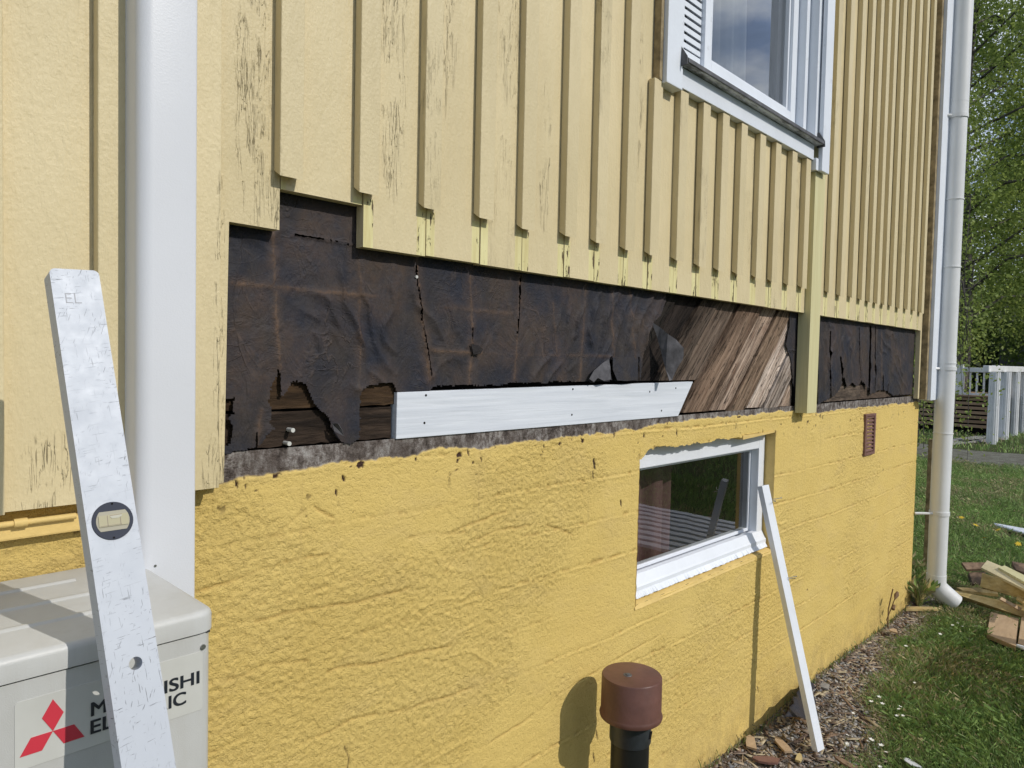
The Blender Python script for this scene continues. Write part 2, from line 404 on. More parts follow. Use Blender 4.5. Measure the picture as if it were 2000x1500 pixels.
def foundation_mat():
    m = NM('ochre_foundation_paint', 0.62, 0.3)
    b = m.noise(m.coord(), 3.0, 5, 0.6)
    col = m.mix(m.ramp(b, [(0.3, 0), (0.7, 1)]), (0.755, 0.560, 0.185), (0.705, 0.510, 0.155))
    ftz = m.t.nodes.new('ShaderNodeSeparateXYZ'); m.link(m.g.outputs['Position'], ftz.inputs[0])
    pl = m.ramp(m.noise(m.coord((1, 1, 2.5)), 5.0, 4, 0.6), [(0.5, 0), (0.7, 1)])
    col = m.mix(m.math('MULTIPLY', pl, 0.5), col, (0.68, 0.50, 0.19))
    # splash dirt low on the wall and thin rain streaks
    dl = m.math('MULTIPLY', m.ramp(ftz.outputs[2], [(0.02, 1), (0.22, 0)]), m.ramp(m.noise(m.coord((1, 1, .7)), 16, 5, 0.7), [(0.4, 0), (0.65, 1)]))
    col = m.mix(m.math('MULTIPLY', dl, 0.6), col, (0.26, 0.18, 0.08))
    stq = m.math('MULTIPLY', m.ramp(m.noise(m.coord((38, 38, 1.3)), 1.0, 4, 0.6), [(0.60, 0), (0.72, 1)]), m.ramp(ftz.outputs[2], [(0.85, 0), (1.2, 1)]))
    col = m.mix(m.math('MULTIPLY', stq, 0.30), col, (0.42, 0.29, 0.12))
    dk = m.ramp(m.noise(m.coord(), 65, 5, 0.8), [(0.735, 0), (0.75, 1)]); col = m.mix(m.math('MULTIPLY', dk, .8), col, (0.13, 0.07, 0.03))
    cav = m.attr('cavity'); col = m.mix(m.math('MULTIPLY', cav, 0.38), col, (0.40, 0.24, 0.07))
    gn = m.noise(m.coord((1, 1, 0.6)), 45, 6, 0.75)
    gl_ = m.noise(m.coord((1, 1, 0.5)), 9, 4, 0.7)
    grey = m.ramp(gn, [(0.36, (0.03, 0.022, 0.018)), (0.48, (0.15, 0.125, 0.11)), (0.58, (0.31, 0.285, 0.265)), (0.72, (0.42, 0.41, 0.385))])
    grey = m.mix(m.ramp(gl_, [(0.46, 0), (0.66, 0.8)]), grey, (0.08, 0.06, 0.05))
    col = m.mix(m.attr('bare'), col, grey)
    col = m.mix(m.attr('stain'), col, (0.045, 0.02, 0.012))
    m.color(col)
    m.bump(m.noise(m.coord(), 260, 4, 0.7), 0.0018, 0.6)
    rm = m.math('ADD', m.math('MULTIPLY', m.attr('rough'), 0.40), 0.60)
    gr = m.math('POWER', m.vor(m.coord((1, 1, 1.25)), 210), 0.6)
    m.bump(m.math('MULTIPLY', m.math('MULTIPLY', gr, m.ramp(m.noise(m.coord(), 70, 4, 0.7), [(0.42, 0.1), (0.62, 1)])), rm), -0.0030, 0.8)
    m.bump(m.math('MULTIPLY', m.noise(m.coord((1, 1, 1.3)), 190, 6, 0.8, 0.8), rm), 0.0030, 0.8)
    return m.m
M_found = foundation_mat()
M_reveal = plain('ochre_reveal_paint', (0.72, 0.52, 0.19), 0.6, 0.3, 0, 0.08, 10, 0.0015, 90)
def tar_mat():
    m = NM('black_building_paper', 0.5, 0.25)
    n = m.noise(m.coord(), 7, 6, 0.65)
    n2 = m.noise(m.coord((1, 1, 1)), 38, 6, 0.75)
    col = m.mix(m.ramp(n, [(0.38, 0), (0.62, 1)]), (0.021, 0.024, 0.036), (0.038, 0.032, 0.030))
    br = m.attr('seam')
    col = m.mix(m.math('MULTIPLY', br, m.ramp(n2, [(0.35, 0.2), (0.65, 1)])), col, (0.16, 0.098, 0.060))
    sp = m.ramp(m.noise(m.coord(), 75, 5, 0.8), [(0.70, 0), (0.735, 1)])
    mk = m.ramp(m.noise(m.coord(), 6.5, 3, 0.6), [(0.5, 0), (0.66, 1)])
    col = m.mix(m.math('MULTIPLY', sp, mk), col, (0.24, 0.21, 0.16))
    du = m.ramp(m.noise(m.coord((1, 1, .45)), 24, 6, 0.75), [(0.5, 0), (0.72, 1)])
    col = m.mix(m.math('MULTIPLY', du, .36), col, (0.085, 0.070, 0.060))
    m.color(col)
    m.link(m.ramp(n2, [(0.3, 0.55), (0.7, 0.85)]), m.b.inputs['Roughness'])
    sp2 = m.ramp(m.noise(m.coord(), 150, 4, 0.8), [(0.69, 0), (0.72, 1)])
    col = m.mix(m.math('MULTIPLY', sp2, .5), col, (0.20, 0.175, 0.14)); m.color(col)
    m.bump(n2, 0.0030, 0.7); m.bump(m.noise(m.coord(), 190, 3, 0.5), 0.0010, 0.6)
    m.bump(m.noise(m.coord((1, 1, .6)), 14, 4, 0.6, 1.2), 0.012, 0.7)
    fold = m.math('ABSOLUTE', m.math('SUBTRACT', m.noise(m.coord((1, 1, .45)), 8.5, 4, 0.55, 1.6), 0.5))
    crease = m.ramp(fold, [(0, 1), (0.03, 0)])
    f2 = m.math('ABSOLUTE', m.math('SUBTRACT', m.noise(m.coord((.6, 1, 1.5), 3), 17, 3, 0.55, 0.8), 0.5)); cr2 = m.ramp(f2, [(0, 1), (0.022, 0)])
    cz = m.math('MULTIPLY', m.math('MAXIMUM', crease, m.math('MULTIPLY', cr2, .6)), m.ramp(m.noise(m.coord(), 5, 3, 0.6), [(0.47, 0), (0.66, 1)]))
    m.bump(cz, 0.0032, 0.7)
    rust = m.math('MULTIPLY', cz, m.ramp(n2, [(0.4, 0), (0.65, 1)]))
    col = m.mix(m.math('MULTIPLY', rust, .6), col, (0.15, 0.11, 0.085)); m.color(col)
    return m.m
M_tar = tar_mat()
M_tarflap = plain('grey_paper_flap', (0.095, 0.092, 0.100), 0.6, 0.3, 0, 0.4, 22, 0.0012, 60)
def leafy(name, col_attr=True, base=(0.08, 0.12, 0.03), trans=0.35):
    m = NM(name, 0.55, 0.35)
    c = m.attr('tint', 'Color') if col_attr else None
    if c is not None: m.color(c)
    else: m.color(base)
    t = m.t; tr = t.nodes.new('ShaderNodeBsdfTranslucent'); mixn = t.nodes.new('ShaderNodeMixShader'); mixn.inputs[0].default_value = trans
    if c is not None: t.links.new(c, tr.inputs[0])
    else: tr.inputs[0].default_value = (*base, 1)
    o = t.nodes['Material Output']
    t.links.new(m.b.outputs[0], mixn.inputs[1]); t.links.new(tr.outputs[0], mixn.inputs[2]); t.links.new(mixn.outputs[0], o.inputs[0])
    return m.m
M_leaf = leafy('birch_leaf', trans=0.45); M_grass = leafy('grass_blade', trans=0.25)
M_bark = plain('dark_birch_bark', (0.10, 0.09, 0.08), 0.85, 0.3, 0, 0.5, 9, 0.003, 30)
M_petal = plain('white_petal', (0.80, 0.80, 0.74), 0.6)
M_yolk = plain('dandelion_yellow', (0.78, 0.55, 0.03), 0.6)
M_stem = plain('green_stem', (0.08, 0.13, 0.03), 0.6)
M_dry = plain('dry_stem', (0.17, 0.10, 0.05), 0.8)
def ground_mat():
    m = NM('lawn_soil', 0.95, 0.2)
    n = m.noise(m.coord(), 1.3, 6, 0.65); n2 = m.noise(m.coord(), 30, 5, 0.7)
    c = m.mix(m.ramp(n, [(0.35, 0), (0.7, 1)]), (0.045, 0.075, 0.018), (0.085, 0.085, 0.035))
    c = m.mix(m.ramp(n2, [(0.4, 0), (0.7, 0.7)]), c, (0.03, 0.035, 0.012))
    m.color(c); m.bump(n2, 0.02, 0.8); return m.m
M_ground = ground_mat()
def grav(name, a, b):
    m = NM(name, 0.95, 0.2)
    v = m.vor(m.coord(), 85, 'F1', 'Color'); n = m.noise(m.coord(), 6, 5, 0.65)
    sep = m.math('MULTIPLY', v, 1.0)
    c = m.mix(m.ramp(sep, [(0.2, 0), (0.8, 1)]), a, b)
    c = m.mix(m.ramp(n, [(0.4, 0), (0.7, 0.6)]), c, (0.05, 0.035, 0.022))
    m.color(c); m.bump(m.vor(m.coord(), 85), 0.006, 0.9); return m.m
M_gravel = grav('gravel_bed', (0.12, 0.095, 0.07), (0.25, 0.22, 0.185))
M_path = grav('grey_gravel_path', (0.13, 0.135, 0.11), (0.24, 0.235, 0.20))
def stone_mat():
    m = NM('pebble', 0.85, 0.3)
    m.color(m.mix(m.ramp(m.noise(m.coord(), 60, 3, 0.6), [(0.3, 0), (0.7, 1)]), m.attr('tint', 'Color'), m.mix(0.5, m.attr('tint', 'Color'), (0.05, 0.04, 0.03))))
    return m.m
M_stone = stone_mat()
def sheer(name, c, op):
    m = bpy.data.materials.new(name); m.use_nodes = True; t = m.node_tree; t.nodes.clear()
    o = t.nodes.new('ShaderNodeOutputMaterial'); mixn = t.nodes.new('ShaderNodeMixShader'); mixn.inputs[0].default_value = op
    tr = t.nodes.new('ShaderNodeBsdfTransparent'); d = t.nodes.new('ShaderNodeBsdfDiffuse'); d.inputs[0].default_value = (*c, 1)
    tl = t.nodes.new('ShaderNodeBsdfTranslucent'); tl.inputs[0].default_value = (*c, 1); m2 = t.nodes.new('ShaderNodeMixShader')
    t.links.new(d.outputs[0], m2.inputs[1]); t.links.new(tl.outputs[0], m2.inputs[2])
    t.links.new(tr.outputs[0], mixn.inputs[1]); t.links.new(m2.outputs[0], mixn.inputs[2]); t.links.new(mixn.outputs[0], o.inputs[0]); return m
M_sheer = sheer('sheer_curtain', (0.80, 0.82, 0.84), 0.72)
M_pink = plain('dusty_pink_cloth', (0.20, 0.105, 0.105), 0.85, 0.2)

# ------------------------------------------------------------------ ground
gx = [-90, -6, -1, 2, 4, 6, 9, 13, 20, 40, 160]; gy = [-90, -20, -8, -4, -2, -1, 0, 2, 5, 10, 25, 90]
V = [(x, y, 0.0) for x in gx for y in gy]
Fq = [(i * len(gy) + j, (i + 1) * len(gy) + j, (i + 1) * len(gy) + j + 1, i * len(gy) + j + 1) for i in range(len(gx) - 1) for j in range(len(gy) - 1)]
ground = mesh_obj('ground', V, Fq, M_ground); tag(ground, kind='structure')
# gravel bed along the foundation, mounded a little against the wall
def bed_edge(x): return -0.36 + 0.25 * sstep(2.6, 3.9, x) - 0.03 * np.sin(x * 9) - 0.02 * np.sin(x * 23)
bx = np.arange(-0.6, 4.95, 0.03); rows = 10
Vb = []
for x in bx:
    e = float(bed_edge(np.array(x)))
    for k in range(rows):
        t = k / (rows - 1); y = 0.01 + (e - 0.01) * t
        Vb.append((x, y, 0.003 + 0.034 * (1 - t) ** 1.3 * (0.6 + 0.4 * math.sin(x * 4.1)) + random.uniform(-.004, .004) * (k < rows - 1)))
Qb = [(i * rows + j, i * rows + j + 1, (i + 1) * rows + j + 1, (i + 1) * rows + j) for i in range(len(bx) - 1) for j in range(rows - 1)]
gb = mesh_obj('gravel_bed', Vb, Qb, M_gravel); tag(gb, kind='structure')
pv = [PG(*a) for a in ((1770, 862), (1870, 878), (1960, 885), (2090, 893), (2090, 929), (1960, 915), (1860, 908), (1770, 906))]
pth = mesh_obj('path', [(p.x, p.y, 0.005) for p in pv], [(0, 1, 6, 7), (1, 2, 5, 6), (2, 3, 4, 5)], M_path); tag(pth, kind='structure')

# ------------------------------------------------------------------ house
house = empty('house', (0, 0, 0), 'yellow wooden house on an ochre foundation with the foot of its cladding cut away', 'house')
def wline0(X, Z, pts, wd):
    out = np.zeros_like(X); pp = [(P(a, b).x, P(a, b).z) for a, b in pts]
    for (x0, z0), (x1, z1) in zip(pp[:-1], pp[1:]):
        dx, dz = x1 - x0, z1 - z0; t = np.clip(((X - x0) * dx + (Z - z0) * dz) / (dx * dx + dz * dz), 0, 1)
        d = np.hypot(X - x0 - t * dx, Z - z0 - t * dz); out = np.maximum(out, np.exp(-(d / wd) ** 2))
    return out
# --- foundation: dense relief sheet
OPX0, OPX1, OPZ0, OPZ1 = 1.80, 2.753, 0.715, 1.19
xs = np.concatenate([np.arange(-1.5, 0.1, 0.04), np.arange(0.1, 0.3, 0.01), np.arange(0.3, 1.80, 0.0025), np.linspace(1.80, 2.753, 250), np.arange(2.758, 4.75, 0.0065), [4.75]])
zs = np.unique(np.concatenate([np.arange(-0.15, 0.1, 0.01), np.arange(0.1, 0.3, 0.006), np.arange(0.3, 0.715, 0.0033), np.linspace(0.715, 1.19, 150), np.arange(1.193, 1.2872, 0.0022)]))
X, Z = np.meshgrid(xs, zs, indexing='ij')
lf = fbm(X * 2.1, Z * 2.6, 11, 4)
roughmask = sstep(0.45, 0.56, lf + 0.14 * np.exp(-((X - 0.80) / 0.55) ** 2 - ((Z - 0.85) / 0.30) ** 2) - 0.10 * sstep(1.10, 1.20, Z - 0.12 * (X - .5)) * (X < 1.3) + 0.01)
wz = Z + 0.010 * (fbm(X * 2.3, Z * 3, 31, 3) - 0.5) * 2
sp = 0.118
ph = (wz / sp) % 1.0
stepn = np.floor(wz / sp)
seamprof = (np.exp(-((ph - 0.5) / 0.028) ** 2) - 0.9 * np.exp(-((ph - 0.56) / 0.03) ** 2)) * (0.25 + 1.5 * fbm(X * 45, Z * 45, 77, 3)) + 0.35 * sstep(0.50, 0.54, ph) * (1 - sstep(0.6, 1.0, ph))
seam_amp = sstep(0.34, 0.52, fbm(X * 3.1, stepn * 3.7 + Z * 0.8, 41, 3)) * (0.40 + 0.60 * sstep(0.7, 2.0, X))
coarse = fbm(X * 120, Z * 145, 51, 2, 0.8) - 0.5
crag = np.abs(fbm(X * 58 + 3 * fbm(X * 9, Z * 9, 67, 2), Z * 84, 61, 4, 0.7) - 0.5) * 2
undul = fbm(X * 6, Z * 9, 71, 4) - 0.5
# trowel-mark ridges: iso-lines of a slow field
iso = fbm(X * 2.6 + 3, Z * 4.2, 81, 3); ridge = np.exp(-(((iso * 9) % 1.0 - 0.5) / 0.07) ** 2) * sstep(0.5, 0.6, fbm(X * 3, Z * 3, 91, 2))
fade = 1 - 0.5 * sstep(2.5, 4.5, X)
H = 0.0045 * undul + roughmask * (0.0044 * coarse - 0.0030 * (crag - 0.25)) + (1 - roughmask) * 0.0010 * coarse + 0.0015 * seamprof * seam_amp * fade + 0.0022 * ridge * roughmask
H = H * sstep(0.0, 0.012, np.abs(X - 4.75))
topj = 1.249 + 0.016 * sstep(1.6, 2.1, X) * (1 - sstep(2.9, 3.1, X)) + 0.010 * (fbm(X * 14, X * 0 + 3, 101, 4) - 0.5) * 2 - 0.014 * (1 - sstep(0.5, 0.8, X)) + 0.006 * (fbm(X * 90, X * 0 + 1, 111, 2) - 0.5)
bare = sstep(-0.0015, 0.0015, Z - topj)
bare = np.where(X < 0.44, 0, bare)
# small chips in the paint under the edge and long drips of tar
stain = np.zeros_like(X)
def blot(px, py, rx, rz, seed, run=0.0):
    p = P(px, py); rx *= .6; rz *= .85; d = ((X - p.x + .25 * (Z - p.z)) / rx) ** 2 + ((Z - p.z) / rz) ** 2
    n = fbm(X * 130, Z * 130, seed, 3)
    return sstep(0.35, 0.5, np.clip(1 - d, 0, 1) * (0.35 + n))
for k, (a, b, rx, rz) in enumerate([(1160, 905, .014, .026), (1158, 928, .006, .022), (915, 884, .006, .015), (671, 934, .009, .012), (657, 962, .006, .012), (940, 898, .004, .012), (1213, 983, .009, .020), (1474, 862, .02, .010), (1480, 1345, .007, .03), (1478, 1385, .006, .012), (1322, 845, .008, .022), (1258, 850, .008, .016), (1166, 1436, .006, .03), (1160, 1480, .006, .03), (1725, 918, .012, .010), (1577, 1152, .010, .008), (1568, 1180, .006, .008), (1180, 1360, .004, .004), (690, 1000, .003, .004), (462, 945, .006, .012), (480, 950, .004, .008), (600, 1010, .003, .003), (1450, 1440, .01, .006), (1075, 1355, .004, .003)]):
    stain = np.maximum(stain, blot(a, b, rx, rz, 200 + k))
c1 = P(675, 1455); c2 = P(700, 1520)
stain = np.maximum(stain, np.exp(-((X - (c1.x + (c1.z - Z) * 0.12 + 0.004 * np.sin(Z * 90))) / 0.0016) ** 2) * (Z < c1.z) * (Z > c1.z - 0.12) * 0.8)
chips = sstep(0.755, 0.775, fbm(X * 42, Z * 42, 121, 4)) * sstep(1.14, 1.235, Z)
stain = np.maximum(stain, chips * (1 - bare))
brk_ = sstep(0.58, 0.64, fbm(X * 55, Z * 90, 141, 3)) * np.exp(-((ph - 0.55) / 0.06) ** 2) * seam_amp
H = H - 0.003 * brk_
cres = np.zeros_like(X)
for pts_ in ([(372, 1155), (450, 1137), (505, 1112), (560, 1098), (640, 1085)], [(500, 1215), (580, 1195), (700, 1175), (800, 1150)], [(800, 1052), (850, 1042), (908, 1038)], [(540, 1045), (575, 1012), (610, 985), (650, 1010)], [(590, 1450), (700, 1405), (850, 1370), (960, 1330)], [(640, 1310), (760, 1290), (880, 1262)], [(430, 1330), (520, 1300), (600, 1290)], [(870, 1120), (900, 1075), (960, 1040), (1060, 1022), (1120, 1045)], [(860, 1045), (900, 1030), (990, 1000)], [(1010, 1420), (1100, 1350), (1200, 1290), (1290, 1240)], [(880, 1480), (960, 1450), (1040, 1400)]):
    wv_1 = .006 * (fbm(X * 18, Z * 18, 151, 3) - .5)
    cres = np.maximum(cres, wline0(X, Z + wv_1 * 2, pts_, .0028))
cres = cres * (0.35 + 0.9 * sstep(.4, .6, fbm(X * 12, Z * 12, 161, 3)))
H = H - 0.0030 * cres
trow = wline0(X, Z, [(820, 1060), (880, 1110), (850, 1250), (815, 1390)], .004) * .5
H = H + 0.0018 * trow
cav = np.clip(cres * .9 + brk_ * 1.3, 0, 1.5) + np.clip((-(0.0060 * coarse - 0.0030 * (crag - 0.25)) * roughmask - 0.0022) / 0.0030, 0, .6) + 0.6 * np.clip(-seamprof, 0, 1) * seam_amp * 0.5
H = H - stain * 0.003 - bare * (0.004 + 0.003 * (fbm(X * 40, Z * 40, 131, 4) - 0.5))
Y = -H
idx = np.arange(X.size).reshape(X.shape)
xc = (xs[:-1] + xs[1:]) / 2; zc = (zs[:-1] + zs[1:]) / 2
XC, ZC = np.meshgrid(xc, zc, indexing='ij')
lintel = OPZ1 + 0.004 * (vnoise(XC * 70, XC * 0, 5) - 0.5) - 0.028 * (1 - sstep(0, 0.055, XC - OPX0)) - 0.006 + 0.010 * vnoise(XC * 22, XC * 0, 6)
keep = ~((XC > OPX0) & (XC < OPX1) & (ZC > OPZ0 - 0.003) & (ZC < lintel))
q = np.stack([idx[:-1, :-1], idx[1:, :-1], idx[1:, 1:], idx[:-1, 1:]], -1)[keep]
fo = fast_mesh('foundation_wall', np.stack([X, Y, Z], -1).reshape(-1, 3), q, M_found, house, True, {'bare': bare.ravel(), 'stain': stain.ravel(), 'cavity': np.clip(cav, 0, 1).ravel(), 'rough': roughmask.ravel()})
# gable side of the house beyond the corner
box('gable_foundation', 4.60, 4.7495, 0.02, 7.0, -0.15, 1.287, M_reveal, house, 0)
box('gable_wall', 4.58, 4.72, 0.03, 7.0, 1.290, 4.4, M_board, house, 0)
box('backing_wall', -1.5, 1.77, 0.034, 0.12, 1.205, 4.4, M_black, house, 0)
box('backing_wall', 3.02, 4.575, 0.034, 0.12, 1.205, 4.4, M_black, house, 0)
box('backing_wall', 1.772, 3.018, 0.034, 0.12, 1.295, 2.2, M_black, house, 0)
# --- window reveal of the basement opening (sill slopes outwards, soffit, sides)
RV = 0.045
def quad(name, pts, mat, parent): return mesh_obj(name, pts, [tuple(range(len(pts)))], mat, parent)
bm = bmesh.new()
nx = 60
def strip(bm, A, B, rowsn=6, amp=0.002, seed=1):
    rs = []
    for j in range(rowsn + 1):
        t = j / rowsn; r = []
        for i in range(len(A)):
            p = Vector(A[i]).lerp(Vector(B[i]), t)
            k = math.sin(i * 1.7 + j * 2.3 + seed) * math.sin(i * 0.37 + seed) * amp
            r.append(bm.verts.new(p + Vector((0, 0, k)) if seed != 3 else p + Vector((k, 0, 0))))
        rs.append(r)
    for j in range(rowsn):
        for i in range(len(A) - 1): bm.faces.new((rs[j][i], rs[j][i + 1], rs[j + 1][i + 1], rs[j + 1][i]))
xsn = np.linspace(OPX0 - .004, OPX1 + .004, nx)
strip(bm, [(x, -0.003, OPZ0 - 0.012) for x in xsn], [(x, 0.002, OPZ0) for x in xsn], 1, 0.0006, 1)
strip(bm, [(x, 0.002, OPZ0) for x in xsn], [(x, RV + 0.06, OPZ0 + 0.034) for x in xsn], 6, 0.0015, 1)
strip(bm, [(x, 0.0, OPZ1 + 0.004) for x in xsn], [(x, RV + 0.06, OPZ1 - 0.004) for x in xsn], 4, 0.002, 2)
zsn = np.linspace(OPZ0 - .004, OPZ1 + .006, 40)
strip(bm, [(OPX1, -0.001, z) for z in zsn], [(OPX1 + .003, RV + 0.06, z) for z in zsn], 6, 0.002, 3)
strip(bm, [(OPX0, -0.001, z) for z in zsn], [(OPX0 - .003, RV + 0.06, z) for z in zsn], 6, 0.002, 3)
bm_obj('window_reveal', bm, M_reveal, house, True)

# --- boards and battens
YB0, YB1 = -0.028, -0.005          # face and back of the boards
YT = -0.050                        # face of the battens
ZB, ZCUT, ZTOP = 1.669, 1.762, 4.4
bat_near = [0.165, 0.322, 0.457]                      # left of the cut, full length
bat_mid = [0.603, 0.764, 0.920, 1.075, 1.212, 1.368, 1.494, 1.627, 1.748]
bat_win = [1.890, 2.026, 2.152, 2.283, 2.429, 2.561, 2.703, 2.838]
bat_far = [3.122, 3.258, 3.399, 3.530, 3.645, 3.755, 3.868, 3.986, 4.118, 4.257, 4.398, 4.530]
BW = 0.045
def batten(x, z0, z1, cut=True, wid=BW, mat=None):
    bm = bmesh.new(); j = random.uniform(-.0012, .0012)
    dz = 0.012 if cut else 0.0
    yb = YB0 - random.uniform(.0012, .0032)
    prof = [(yb, z0 + dz), (YT + j, z0), (YT + j, z1), (yb, z1)]
    l = [bm.verts.new((x, y, z)) for y, z in prof]; r = [bm.verts.new((x + wid, y, z)) for y, z in prof]
    bm.faces.new(l); bm.faces.new(r[::-1])
    for k in range(4): bm.faces.new((l[k], r[k], r[(k + 1) % 4], l[(k + 1) % 4]))
    bmesh.ops.bevel(bm, geom=[e for e in bm.edges if abs((e.verts[0].co - e.verts[1].co).z) > 0.2 and e.verts[0].co.y < YT + 0.01], offset=0.0018, segments=2, profile=0.5, affect='EDGES')
    return bm_obj('batten', bm, mat or M_batten, house)
def board(x0, x1, z0, z1, zc=None, sl=0.0, sr=0.0, y0=YB0, ragged=False):
    """board between two joints; its edges, once under the battens, keep the old paint below zc"""
    bm = bmesh.new(); y0 = y0 + random.uniform(-.001, .001)
    xsb = [x0] + ([x0 + sl] if sl > 0.002 else []) + ([x1 - sr] if sr > 0.002 else []) + [x1]
    zsb = [z0] + ([zc] if zc and zc > z0 + .002 and (sl > .002 or sr > .002) else []) + [z1]
    g = [[bm.verts.new((x, y0, z)) for z in zsb] for x in xsb]
    for i in range(len(xsb) - 1):
        for k in range(len(zsb) - 1):
            f = bm.faces.new((g[i][k], g[i + 1][k], g[i + 1][k + 1], g[i][k + 1]))
            if k == 0 and len(zsb) == 3 and ((i == 0 and sl > 0.002) or (i == len(xsb) - 2 and sr > 0.002)): f.material_index = 1
    bk = [bm.verts.new(p) for p in ((x0, YB1, z0), (x1, YB1, z0), (x1, YB1, z1), (x0, YB1, z1))]
    bm.faces.new(bk)
    bm.faces.new([g[i][0] for i in range(len(xsb))][::-1] + [bk[0], bk[1]])
    bm.faces.new([g[i][-1] for i in range(len(xsb))] + [bk[2], bk[3]])
    bm.faces.new([g[0][k] for k in range(len(zsb))] + [bk[3], bk[0]])
    bm.faces.new([g[-1][k] for k in range(len(zsb))][::-1] + [bk[1], bk[2]])
    return bm_obj('board', bm, [M_board, M_old], house)
joint = lambda x: x + BW / 2
G = 0.0016
for x in bat_near: batten(x, 1.236 if x > .4 else 1.233, ZTOP, False, mat=M_board)
jn = [0.03, joint(.165), joint(.322), joint(.457)]
for a, b in zip(jn[:-1], jn[1:]): board(a + G, b - G, 1.2325, ZTOP)
batten(0.012, 1.233, ZTOP, False)
board(-0.9, 0.03 - G, 1.2325, ZTOP); 
for x in (-.17, -.33, -.50, -.68): batten(x, 1.233, ZTOP, False)
# first board right of the duct: a narrow strip left to full length, the rest sawn off higher
j0 = joint(.457); j1 = joint(.603)
bm = bmesh.new()
def ext(bm, poly, y0, y1):
    a = [bm.verts.new((x, y0, z)) for x, z in poly]; b = [bm.verts.new((x, y1, z)) for x, z in poly]
    fa = bm.faces.new(a); bm.faces.new(b[::-1]); n = len(poly)
    for k in range(n): bm.faces.new((a[k], b[k], b[(k + 1) % n], a[(k + 1) % n]))
    return fa
ext(bm, [(j0 + G, 1.236), (0.5185, 1.2395), (0.5245, 1.6765), (0.6145, 1.6755), (0.6145, ZTOP), (j0 + G, ZTOP)], YB0, YB1)
bm_obj('board', bm, [M_board, M_old], house)
board(0.6165, joint(.764) - G, 1.7475, ZTOP, ZCUT, 0.010, 0.020)
js = [joint(x) for x in bat_mid]
for i in range(1, len(js) - 1):
    board(js[i] + G, js[i + 1] - G, ZB + random.uniform(-.0015, .0015), ZTOP, ZCUT, BW / 2, BW / 2)
for x in bat_mid[:-1]: batten(x, 1.764 + random.uniform(-.002, .003), ZTOP)
batten(bat_mid[-1], 1.764, 2.268)
jw = [joint(x) for x in [bat_mid[-1]] + bat_win]
for i in range(len(jw) - 1): board(jw[i] + G, jw[i + 1] - G, ZB + random.uniform(-.0015, .0015), 2.30, ZCUT, BW / 2, BW / 2)
board(jw[-1] + G, 2.9205, ZB, 2.25, ZCUT, BW / 2, 0.0)
for x in bat_win: batten(x, 1.762 + random.uniform(-.002, .003), 2.274)
jf = [joint(x) for x in bat_far]
board(3.0325, jf[0] - G, ZB, ZTOP, ZCUT, 0, BW / 2)
for i in range(len(jf) - 1): board(jf[i] + G, jf[i + 1] - G, ZB + random.uniform(-.001, .001), ZTOP, ZCUT, BW / 2, BW / 2)
for x in bat_far: batten(x, 1.762 + random.uniform(-.002, .003), ZTOP)
# last board runs on down to the foundation, corner board outside it
bm = bmesh.new(); ext(bm, [(jf[-1] + G, 1.668), (4.612, 1.668), (4.612, 1.272), (4.638, 1.272), (4.638, ZTOP), (jf[-1] + G, ZTOP)], YB0, YB1)
bm_obj('board', bm, [M_board, M_old], house)
cb = empty('corner_board', (0, 0, 0)); cb.parent = house
box('side_board', 4.652, 4.690, YT - 0.008, -0.004, 1.268, 4.4, M_raw, cb, 0.001)
box('white_face', 4.6905, 4.835, YT - 0.026, -0.006, 1.262, 4.4, M_white, cb, 0.002)
bm = bmesh.new(); ext(bm, [(2.922, 1.258), (3.022, 1.258), (3.030, 4.4), (2.945, 4.4), (2.945, 2.236), (2.922, 2.236)], -0.054, -0.0045)
bm_obj('cover_board', bm, M_fresh, house)
# eaves board far above the frame closes the cladding
box('eaves_board', -0.9, 4.9, -0.30, 0.3, 4.41, 4.45, M_white, house, 0)
# painted ledge strip and conduit under the left boards
box('ledge_strip', -1.0, 0.44, -0.020, -0.004, 1.190, 1.214, M_reveal, house, 0.003)
tube('cable_conduit', [(-1.0, -0.025, 1.2145), (0.30, -0.025, 1.2145)], 0.0045, M_reveal, house, 10)
for x in (0.232, 0.02): tube('conduit_clip', [(x - .008, -0.025, 1.2145), (x + .008, -0.025, 1.2145)], 0.0065, M_reveal, house, 10)

